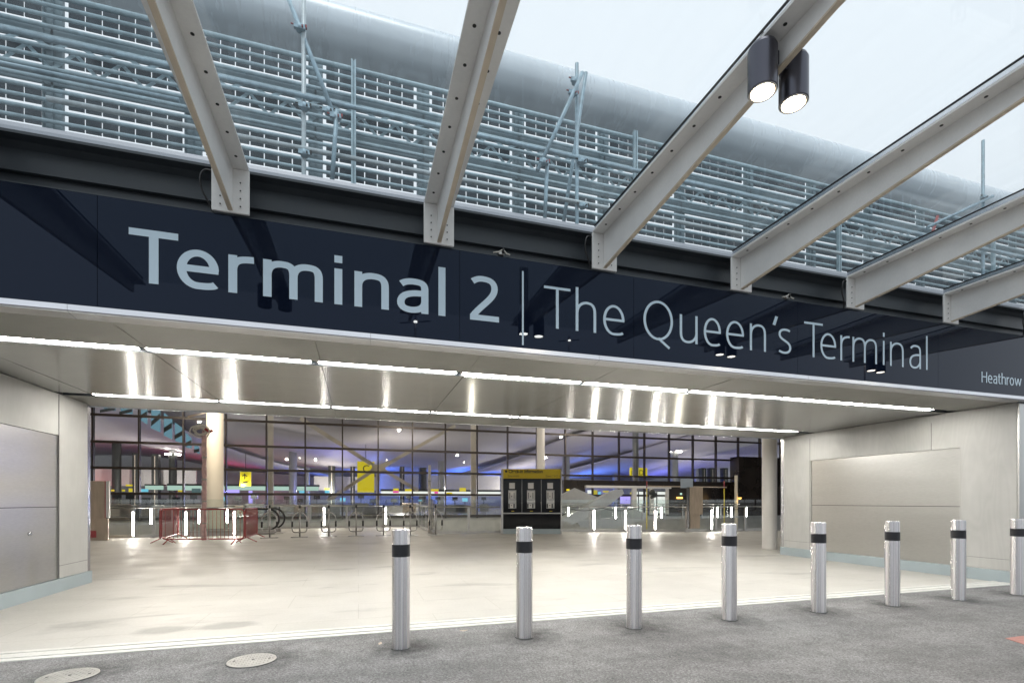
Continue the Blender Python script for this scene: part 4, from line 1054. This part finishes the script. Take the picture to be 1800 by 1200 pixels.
balustrade('glass balustrade at the back of the landing behind the hooped gates', [(-4.25, 27.0), (3.1, 27.0)], 1.84)
balustrade('glass balustrade returning along the right side of the landing', [(3.1, 27.0), (3.1, 20.9)], 1.5)
balustrade('glass balustrade between the landing and the black kiosk', [(3.1, 20.85), (5.9, 20.75)], 1.4)
balustrade('angled glass balustrade from the kiosk to the right column', [(8.4, 20.75), (11.4, 19.65), (14.0, 18.9), (18.6, 18.6)], 1.52)
balustrade('far glass balustrade across the court at the left', [(-16, 33.5), (-1, 33.5)], 1.9)
balustrade('far glass balustrade across the court at the right', [(10, 33.5), (30, 33.5)], 1.9)
bars = [(236, 22, .10, .98, 'far left bar light beside the plywood panel'), (328, 22, .10, .98, 'bar light seen through the left half of the red barrier'), (413, 22, .10, .98, 'bar light seen through the right half of the red barrier'), (570, 26.9, .2, 1.05, 'bar light behind the second hooped gate group'), (678, 26.9, .2, 1.05, 'bar light behind the fifth hooped gate'),
        (1042, 0, .15, .98, 'bar light first to the right of the kiosk'), (1097, 0, .15, .98, 'bar light second to the right of the kiosk'), (1149, 0, .15, .98, 'bar light third to the right of the kiosk, left of the plywood box'), (1248, 0, .15, .98, 'bar light just right of the plywood box'),
        (267, 33.4, .1, .95, 'small distant bar light at far left'), (400, 33.4, .1, .95, 'small distant bar light beside the cream column'), (998, 33.4, .1, .95, 'small distant bar light beside the kiosk'), (1081, 33.4, .1, .95, 'small distant bar light behind the grey folded form'), (1161, 33.4, .1, .95, 'small distant bar light left of the plywood box'), (1260, 33.4, .1, .95, 'small distant bar light right of the plywood box'), (1284, 33.4, .1, .95, 'small distant bar light near the striped pole'), (1310, 33.4, .1, .95, 'small distant bar light near the white jointed column'),
        (351, 33.4, .1, .95, 'small distant bar light just left of the cream column')]
def on_rail(px):
    segs = [((8.4, 20.75), (11.4, 19.65)), ((11.4, 19.65), (14.0, 18.9)), ((14.0, 18.9), (18.6, 18.6))]
    r = ray(px, 900); k_ = r[0] / r[1]
    for (xa, ya), (xb, yb_) in segs:
        den = (xb - xa) - k_ * (yb_ - ya); u = (k_ * ya - xa) / den
        if -.01 <= u <= 1.01: return xa + u * (xb - xa), ya + u * (yb_ - ya)
for px, Y, z0, z1, lab in bars:
    if Y: X = PY(px, 900, Y)[0]; yy = Y - .10
    else: X, yy = on_rail(px); yy -= .12
    t = thing('bar_light', lab, 'bar light', (X, yy, 0), 'upright bar lights on the balustrades')
    w_ = .022 if Y != 33.4 else .04
    MB().bbox(X - w_, X + w_, yy - .02, yy, z0, z1, .004).build('tube', 'bar_glow', t)
    MB().box(X - .045, X + .045, yy + .001, yy + .03, .02, z1 + .04).build('backplate', 'steel_dull', t)
    if Y != 33.4 and False: pass
# festoon cable on the right balustrade
pts = []
for px in range(992, 1340, 4):
    X, Y = on_rail(px); ph = ((px - 992) % 62) / 62; pts.append((X, Y - .19, 1.10 - .13 * 4 * ph * (1 - ph)))
tag(MB().tube(pts, .012, 6).build('festoon_cable', 'cable'), 'dark cable drooping along the angled balustrade right of the kiosk', 'cable')

# ------------------------------------------------------------------ kiosk
kt = thing('information_kiosk', 'black information kiosk with yellow Check-in information header', 'kiosk', (*PZ(935, 938), 0), rz=-YAW)
kx, ky, _ = kt.location
kd = kx * cs + ky * cc; u1 = kd / 870
Wk = 101 * u1; Hk = 114 * u1
def kb(name, m, x0, x1, y0, y1, z0, z1, parent=None, bev=.005):
    o = MB().bbox(x0, x1, y0, y1, z0, z1, bev).build(name, m)
    o.parent = parent or kt; return o
hw = Wk / 2; fy = 0
def zz(y): return (938 - y) * u1 * (H / (58 * u1)) if False else H + (880 - y) * u1
kb('side_frame', 'steel_dull', -hw - .09, -hw, 0, .5, 0, Hk + .03)
kb('side_frame', 'steel_dull', hw, hw + .05, 0, .5, 0, Hk)
kb('base', 'plinth_paint', -hw + .002, hw - .002, .02, .48, 0, zz(929))
kb('lower_panel', 'black_gloss', -hw + .002, hw - .002, 0, .48, zz(929) + .004, zz(902.5))
kb('shelf', 'steel_dull', -hw + .002, hw - .002, -.10, .3, zz(902.4), zz(900.6))
kb('main_panel', 'black_gloss', -hw + .002, hw - .002, .03, .48, zz(900.5), zz(841))
hd = kb('header', 'header_yellow', -hw + .002, hw - .002, -.03, .48, zz(840.6), zz(824))
for i, (cxp) in enumerate((900, 933, 967)):
    X = (cxp - 934.5) * u1
    kb('telephone', 'grey_device', X - .17, X + .17, -.02, .028, zz(893), zz(861))
    ph = kt.children[-1]
    def kc(name, m, a, b_, y0, c_, d_): return kb(name, m, X + a, X + b_, y0, y0 + .02, zz(c_), zz(d_), kt, .002)
    kc('device_plate', 'white_paint', -.15, .12, -.042, 877, 863); kc('device_plate', 'steel_dull', -.15, .12, -.042, 883, 878.2); kc('device_plate', 'white_paint', -.10, .04, -.045, 893, 884.5)
    kc('device_recess', 'sign_black', -.12, -.095, -.050, 876, 865); kc('device_recess', 'sign_black', .065, .09, -.050, 876, 865); kc('device_recess', 'sign_black', -.16, -.11, -.030, 892, 885)
    kc('device_recess', 'sign_black', .05, .10, -.030, 892, 885); kc('device_knob', 'sign_black', -.045, -.015, -.067, 888.5, 886.8); kc('device_knob', 'sign_black', -.04, -.01, -.060, 873, 871)
    kc('paper_notice', 'white_paint', -.13, .11, .008, 858.5, 848)
    kc('price_tag', 'header_yellow', -.04, .08, -.0, 898.5, 897.3)
for px_ in (917, 951): kb('glazing_joint', 'steel_dull', (px_ - 934.5) * u1 - .008, (px_ - 934.5) * u1 + .008, .024, .029, zz(900), zz(842), kt, .001)
M0 = Matrix.Translation(kt.location) @ Matrix.Rotation(-YAW, 4, 'Z')
def ktext(body, px, py, size, sx=1, al='LEFT', off=0.0):
    p_ = M0 @ Vector(((px - 934.5) * u1, -.036, zz(py)))
    return bf_text(body, p_.x, p_.y, p_.z, size, 'sign_black', kt, sx, -YAW, off=off, al=al)
ktext('Check-in information', 893.5, 830.8, .21, .80, 'LEFT', .006)
ktext('Zone A & B', 892, 838, .12, .8); ktext('Zones C & D →', 985, 838, .12, .8, 'RIGHT')
p_ = M0 @ Vector(((889 - 934.5) * u1, -.034, zz(828))); 
o = MB().tube([((889 - 934.5) * u1, -.034, zz(828)), ((889 - 934.5) * u1, -.036, zz(828))], .055, 20).build('info_disc', 'sign_black'); o.parent = kt

# ------------------------------------------------------------------ hooped gate posts
def hoop(lab):
    t = thing('hoop_gate', lab, 'gate post', (0, 0, 0), 'hooped steel gate posts at the landing')
    MB().tube([(0, 0, 0), (0, 0, 1.12)], .03, 12).build('post', 'steel_dull', t)
    MB().tube([(0, 0, 1.12), (0, 0, 1.24)], .036, 12).build('cap', 'bolt_dark', t)
    p_ = [(0, .98), (.13, .92), (.24, .80), (.26, .70), (.26, .30), (.22, .22), (.14, .20), (0, .20)]
    full = p_ + [(-a, b_) for a, b_ in p_[::-1][1:]]
    MB().tube([(a, -.06, b_) for a, b_ in full], .024, 10).build('hoop', 'steel_dull', t)
    MB().tube([(.26, -.06, .40), (.26, -.06, .62)], .034, 10).tube([(-.26, -.06, .40), (-.26, -.06, .62)], .034, 10).build('grip', 'bolt_dark', t)
    MB().box(-.30, .30, -.16, .16, .004, .03).build('foot_plate', 'steel_dull', t)
    return t
hp = hoop('first hooped gate post from the left, beside the escalator handrails')
for i, px in enumerate((474, 527, 578, 626, 674, 720, 764)):
    o = hp if i == 0 else copy_tree(hp)
    X = PY(px, 900, 20.6)[0]; o.location = (X, 20.6 - (.25 if i > 4 else 0), 0)
    if i: o['label'] = '%s hooped steel gate post from the left%s' % (ORD[i], ' and last, nearest the kiosk' if i == 6 else '')

# ------------------------------------------------------------------ red pedestrian barriers
def barrier(lab, A, B):
    A = Vector((*A, 0)); B = Vector((*B, 0)); L = (B - A).length; ang = math.atan2(B.y - A.y, B.x - A.x)
    t = thing('crowd_barrier', lab, 'barrier', A, 'red steel crowd barriers round the wrapped pole', rz=ang)
    rc = .12; z0, z1 = .16, 1.13
    loop = []
    for cx_, cz_, a0 in ((L - rc, z1 - rc, 0), (rc, z1 - rc, 90), (rc, z0 + rc, 180), (L - rc, z0 + rc, 270)):
        for q in range(6): a = R(a0 + q * 18); loop.append((cx_ + rc * math.cos(a), 0, cz_ + rc * math.sin(a)))
    loop.append(loop[0])
    def bb(mb, nm): o = mb.build(nm, 'red_paint'); o.parent = t; return o
    bb(MB().tube(loop, .021, 10), 'frame')
    n = int(L / .125); mb = MB()
    for q in range(1, n): x_ = q * L / n; mb.tube([(x_, 0, z0 + .0), (x_, 0, z1)], .007, 6)
    bb(mb, 'infill_bars')
    for x_ in (.25, L - .25):
        bb(MB().tube([(x_, -.32, .01), (x_, -.05, .15), (x_, 0, .17), (x_, .05, .15), (x_, .32, .01)], .017, 8), 'foot')
    return t
barrier('red crowd barrier facing front, the longest of the three', PZ(284, 955.5), PZ(429, 955))
barrier('red crowd barrier on the left side of the pen, seen end-on', PZ(281, 955), PZ(314, 945))
barrier('red crowd barrier on the right side of the pen, seen end-on', PZ(431, 953.5), PZ(452, 944))

# wrapped poles
def wrapped(lab, px, yb_, yt, m, r, name='wrapped_pole', knots=True):
    X, Y = PZ(px, yb_); d = X * cs + Y * cc; zt = H + (880 - yt) * d / 870
    t = thing(name, lab, 'pole', (X, Y, 0))
    rr_ = random.Random(px); pts = []; rs = []
    for k_ in range(26): pts.append((X + rr_.uniform(-.006, .006), Y, zt * k_ / 25)); rs.append(r * rr_.uniform(.86, 1.08))
    MB().tube(pts, rs, 12).build('shaft', m, t)
    mb = MB()
    for k_ in range(4): z = zt * (.15 + .2 * k_); mb.tube([(X, Y, z), (X, Y, z + .05)], r * 1.1, 12)
    mb.build('tape_band', 'steel_dull', t)
    if knots:
        for j in range(5):
            a0 = rr_.uniform(0, 6); rad = rr_.uniform(.12, .26); loop = []
            for q in range(17):
                a = a0 + q * 6.283 / 16
                loop.append((X - .1 + math.cos(a) * rad * 1.2 + rr_.uniform(-.02, .02), Y - .1 + .1 * math.sin(a * 2 + j), zt - .02 + math.sin(a) * rad * .9))
            MB().tube(loop, .025, 8).build('rope_coil', 'rope', t)
        MB().tube([(X + .06, Y - .15, zt + .06), (X + .2, Y - .12, zt - .04), (X + .28, Y - .1, zt + .02)], .05, 8).build('red_cloth', 'red_paint', t)
        MB().tube([(X - .02, Y, zt), (X + .02, Y, zt + .12)], .07, 10).build('top_cap', 'steel_dull', t)
wrapped('pink wrapped pole with a white rope tangle on top, inside the red barriers', 359, 949, 757, 'wrap_pink', .075)
wrapped('white wrapped pole standing left of the kiosk among the hooped gates', 755, 935, 817, 'wrap_white', .06, knots=False)
pts = [PY(352, 741, 21.5), PY(336, 731, 23), PY(365, 724, 28)]
tag(MB().tube([(PY(331, 732, 20)[0], 20, PY(331, 732, 20)[1]), (PY(350, 728, 24)[0], 24, PY(350, 728, 24)[1]), (PY(366, 724, 29)[0], 29, PY(366, 724, 29)[1])], .035, 8).build('tie_rope', 'ply'), 'tan rope tied to the top of the cream column', 'rope')

# plywood boards
t = thing('plywood_hoarding', 'tall plywood hoarding at the end of the left wall', 'board', (*PZ(176, 947), 0))
x0 = PY(161, 900, 21.0)[0]; x1 = PY(192, 900, 21.0)[0]
MB().bbox(x0 - 1.2, x1 - .12, 20.98, 21.04, .02, PY(180, 845, 21)[1], .004).build('sheet', 'ply', t)
MB().bbox(x0 - 1.2, x1 - .0, 20.90, 20.975, .02, .78, .004).build('lower_sheet', 'ply', t)
MB().box(x1 - .115, x1 - .09, 20.96, 21.05, .8, PY(180, 845, 21)[1]).build('red_edge', 'red_paint', t)
MB().box(x1 - .085, x1 + .01, 20.96, 21.05, .8, PY(180, 845, 21)[1]).build('white_edge', 'white_paint', t)
MB().box(x0 + .02, x0 + .18, 20.88, 20.897, .12, .36).build('orange_label', 'red_paint', t)
X, Y = 15.6, 18.35
X = PY(1221, 900, Y)[0]; d = X * cs + Y * cc; u2 = d / 870
t = thing('plywood_box', 'upright plywood box fixed to the angled balustrade', 'box', (X, Y, .1))
b1 = MB().bbox(X - 13.5 * u2, X + 13.5 * u2, Y - .12, Y + .1, H + (880 - 904) * u2, H + (880 - 856) * u2, .006); b1.build('upper_box', 'ply', t)
MB().bbox(X - 11 * u2, X + 9 * u2, Y - .08, Y + .08, H + (880 - 928) * u2, H + (880 - 904) * u2 - .002, .006).build('lower_box', 'ply', t)
MB().box(X - 14.2 * u2, X - 13.6 * u2, Y - .1, Y + .08, H + (880 - 928) * u2, H + (880 - 856) * u2).build('edge_strip', 'bolt_dark', t)
mb = MB(); px_box(mb, 1197, 841, 1218, 857, 19.5, .03); tag(mb.build('notice_board', 'board_blue'), 'pale blue notice board above the plywood box', 'board')
for px, lab in ((1137, 'yellow pole with red tip behind the balustrade, left of the plywood box'), (1273, 'yellow pole with red tip behind the balustrade, right of the plywood box')):
    Y = 30; X = PY(px, 900, Y)[0]
    t = thing('marker_pole', lab, 'pole', (X, Y, 0), 'yellow marker poles across the court')
    MB().tube([(X, Y, -6), (X, Y, PY(px, 858, Y)[1])], .035, 8).build('shaft', 'yellow_paint', t)
    MB().tube([(X, Y, PY(px, 858, Y)[1]), (X, Y, PY(px, 845, Y)[1])], .035, 8).build('tip', 'red_paint', t)
a = PY(1137, 854, 30); b_ = PY(1277, 856, 30)
tag(MB().tube([(a[0], 30, a[1]), (b_[0], 30, b_[1])], .04, 8).build('tie_bar', 'ply'), 'thin horizontal rail joining the two yellow marker poles', 'rail')
tag(MB().tube([(PY(1140, 868, 29)[0], 29, 1.9), (PY(1146, 866, 29)[0], 29, 2.0), (PY(1150, 872, 29)[0], 29, 1.75), (PY(1144, 874, 29)[0], 29, 1.6)], [.1, .25, .25, .08], 10).build('sand_bag', 'shaft_dark'), 'dark bag tied to the left yellow marker pole', 'bag')

# escalator head behind the barriers
t = thing('escalator', 'escalator head with black looped handrails right of the red barriers', 'escalator', (*PZ(470, 938), 0))
for k_, (px, yy) in enumerate(((470, 23.0), (481, 24.4))):
    X = PY(px, 900, yy)[0]; r_ = .45; zc = .62; pts = []
    pts.append((X - 3.2, yy, -.6))
    for q in range(0, 13): a = R(100 - q * 16.5); pts.append((X + r_ * math.cos(a), yy, zc + r_ * math.sin(a)))
    pts.append((X - .4, yy, .18)); pts[0] = (X - 3.2, yy, .2)
    pts[0] = (X - 3.2, yy, zc + r_)
    MB().tube(pts, .04, 10).build('handrail', 'bolt_dark', t)
    MB().box(X - 3.2, X - .0, yy - .01, yy + .01, .2, zc + r_ - .05).build('glass_side', 'rail_glass', t)
    MB().bbox(X - 3.2, X + .3, yy - .10, yy + .10, .0, .2, .02).build('skirt', 'steel_dull', t)
MB().box(PY(470, 900, 23)[0] - 3.2, PY(470, 900, 23)[0] + .6, 23.12, 24.28, -.0, .02).build('landing_plate', 'steel_dull', t)

# ------------------------------------------------------------------ street lamps behind the viewer, seen in the sign glass
for i, (px, py) in enumerate(((730, 568), (1000, 600), (1520, 640))):
    Ym = 40 if i != 1 else 50; X, Z = PY(px, py, Ym); Y = 2 * P - Ym
    t = thing('street_lamp', '%s street lamp from the left, seen only as a reflection in the dark sign' % ORD[i], 'street lamp', (X, Y, 0), 'street lamps reflected in the sign')
    MB().tube([(X, Y, 0), (X, Y, Z + .6)], [.12, .07], 12).build('pole', 'fitting_black', t)
    MB().tube([(X, Y, Z + .1), (X + 1.2, Y, Z + .3)], .05, 8).tube([(X, Y, Z + .1), (X - 1.2, Y, Z - .1)], .05, 8).build('arm', 'fitting_black', t)
    MB().lathe([(.14, Z + .02), (.14, Z + .12)], X, Y + .15, 12).build('lamp', 'lamp_glow', t)

# small sensors on top of the sign
for px, py, lab in ((880, 443, 'small metal clamp and cable bundle on top of the sign above the divider line'), (1382, 519, 'small metal clamp and cable bundle on top of the sign above the second word Terminal')):
    X, Z = PY(px, py, P)
    t = thing('cable_clamp', lab, 'clamp', (X, P, 4.126))
    MB().bbox(X - .03, X + .035, P - .03, P + .03, 4.128, 4.165, .004).build('block', 'steel_dull', t)
    MB().tube([(X - .09, P - .02, 4.14), (X - .03, P - .03, 4.15), (X + .02, P - .03, 4.185), (X + .06, P - .02, 4.15), (X + .1, P - .03, 4.135)], .008, 8).build('cable', 'rope', t)
    MB().tube([(X + .02, P - .035, 4.14), (X + .02, P - .045, 4.19)], .012, 8).build('bolt', 'bolt_dark', t)

# ------------------------------------------------------------------ hall lamps as bare points, plus unseen fill lamps for the court
def area(name, loc, rot, size, sy, en, col):
    l = bpy.data.lights.new(name, 'AREA'); l.shape = 'RECTANGLE'; l.size = size; l.size_y = sy; l.energy = en; l.color = col
    o = bpy.data.objects.new(name, l); C.objects.link(o); o.location = loc; o.rotation_euler = rot; return o
def point(name, loc, en, col, r=1.0):
    l = bpy.data.lights.new(name, 'POINT'); l.energy = en; l.color = col; l.shadow_soft_size = r
    o = bpy.data.objects.new(name, l); C.objects.link(o); o.location = loc; return o
for i, (x, y, z) in enumerate(((-34, 62, 3), (-30, 84, 3), (-12, 60, 3), (5, 62, 3), (30, 64, 3), (55, 70, 3), (-5, 88, 3), (30, 92, 3), (70, 92, 3))):
    point('hall_lamp', (x, y, z), 1700, (1, .94, .88), .2)
for x, y, en, col in ((-40, 88, 330, (1, .12, .10)), (-22, 100, 700, (1, .08, .12)), (2, 96, 3600, (.10, .22, 1)), (22, 104, 4200, (.08, .2, 1)), (48, 100, 2500, (.08, .22, 1)), (70, 104, 1900, (.15, .18, 1)), (40, 74, 500, (.2, .25, 1)), (-4, 74, 900, (.3, .3, 1))):
    point('colour_uplight', (x, y, 2.5), en * 1.3, col, .25)
for x, y, z, en in ((-8, 16, 7.5, 25), (4, 16, 7.5, 25), (16, 15, 7.5, 60), (-8.2, 27.4, 6.4, 700), (-5.0, 27.4, 6.4, 350), (-14, 40, 8.7, 700), (4, 40, 8.7, 900), (22, 40, 8.7, 900), (12, 30, 7.2, 500), (24, 30, 7.2, 300), (-8, 36, -3, 260), (8, 36, -3, 260), (26, 36, -3, 260)):
    point('court_fill', (x, y, z), en, (1, .9, .76), .15)  # hidden fill lamps added to brighten columns, facade and retaining wall
# dry leaves blown against the kerb
for i, (px, py) in enumerate(((815, 1109), (668, 1132), (912, 1085))):
    x, y = PZ(px, py); a = i * 1.3; L = .045
    mb = MB(); v = []
    for t_ in range(9):
        u = t_ / 8; w_ = .016 * math.sin(math.pi * u) + .001
        for s_ in (-1, 1): v.append((x + (u - .5) * 2 * L * math.cos(a) - s_ * w_ * math.sin(a), y + (u - .5) * 2 * L * math.sin(a) + s_ * w_ * math.cos(a), (.004 if py > 1090 else .008) + .012 * abs(u - .5) + .004 * abs(s_ + .3)))
    mb.add(v, [(2 * k_, 2 * k_ + 1, 2 * k_ + 3, 2 * k_ + 2) for k_ in range(8)])
    tag(mb.build('dry_leaf', 'ply'), ('pale dry leaf on the asphalt left of the second bollard', 'pale dry leaf on the asphalt left of the first bollard', 'pale dry leaf lying by the kerb behind the second bollard')[i], 'leaf')
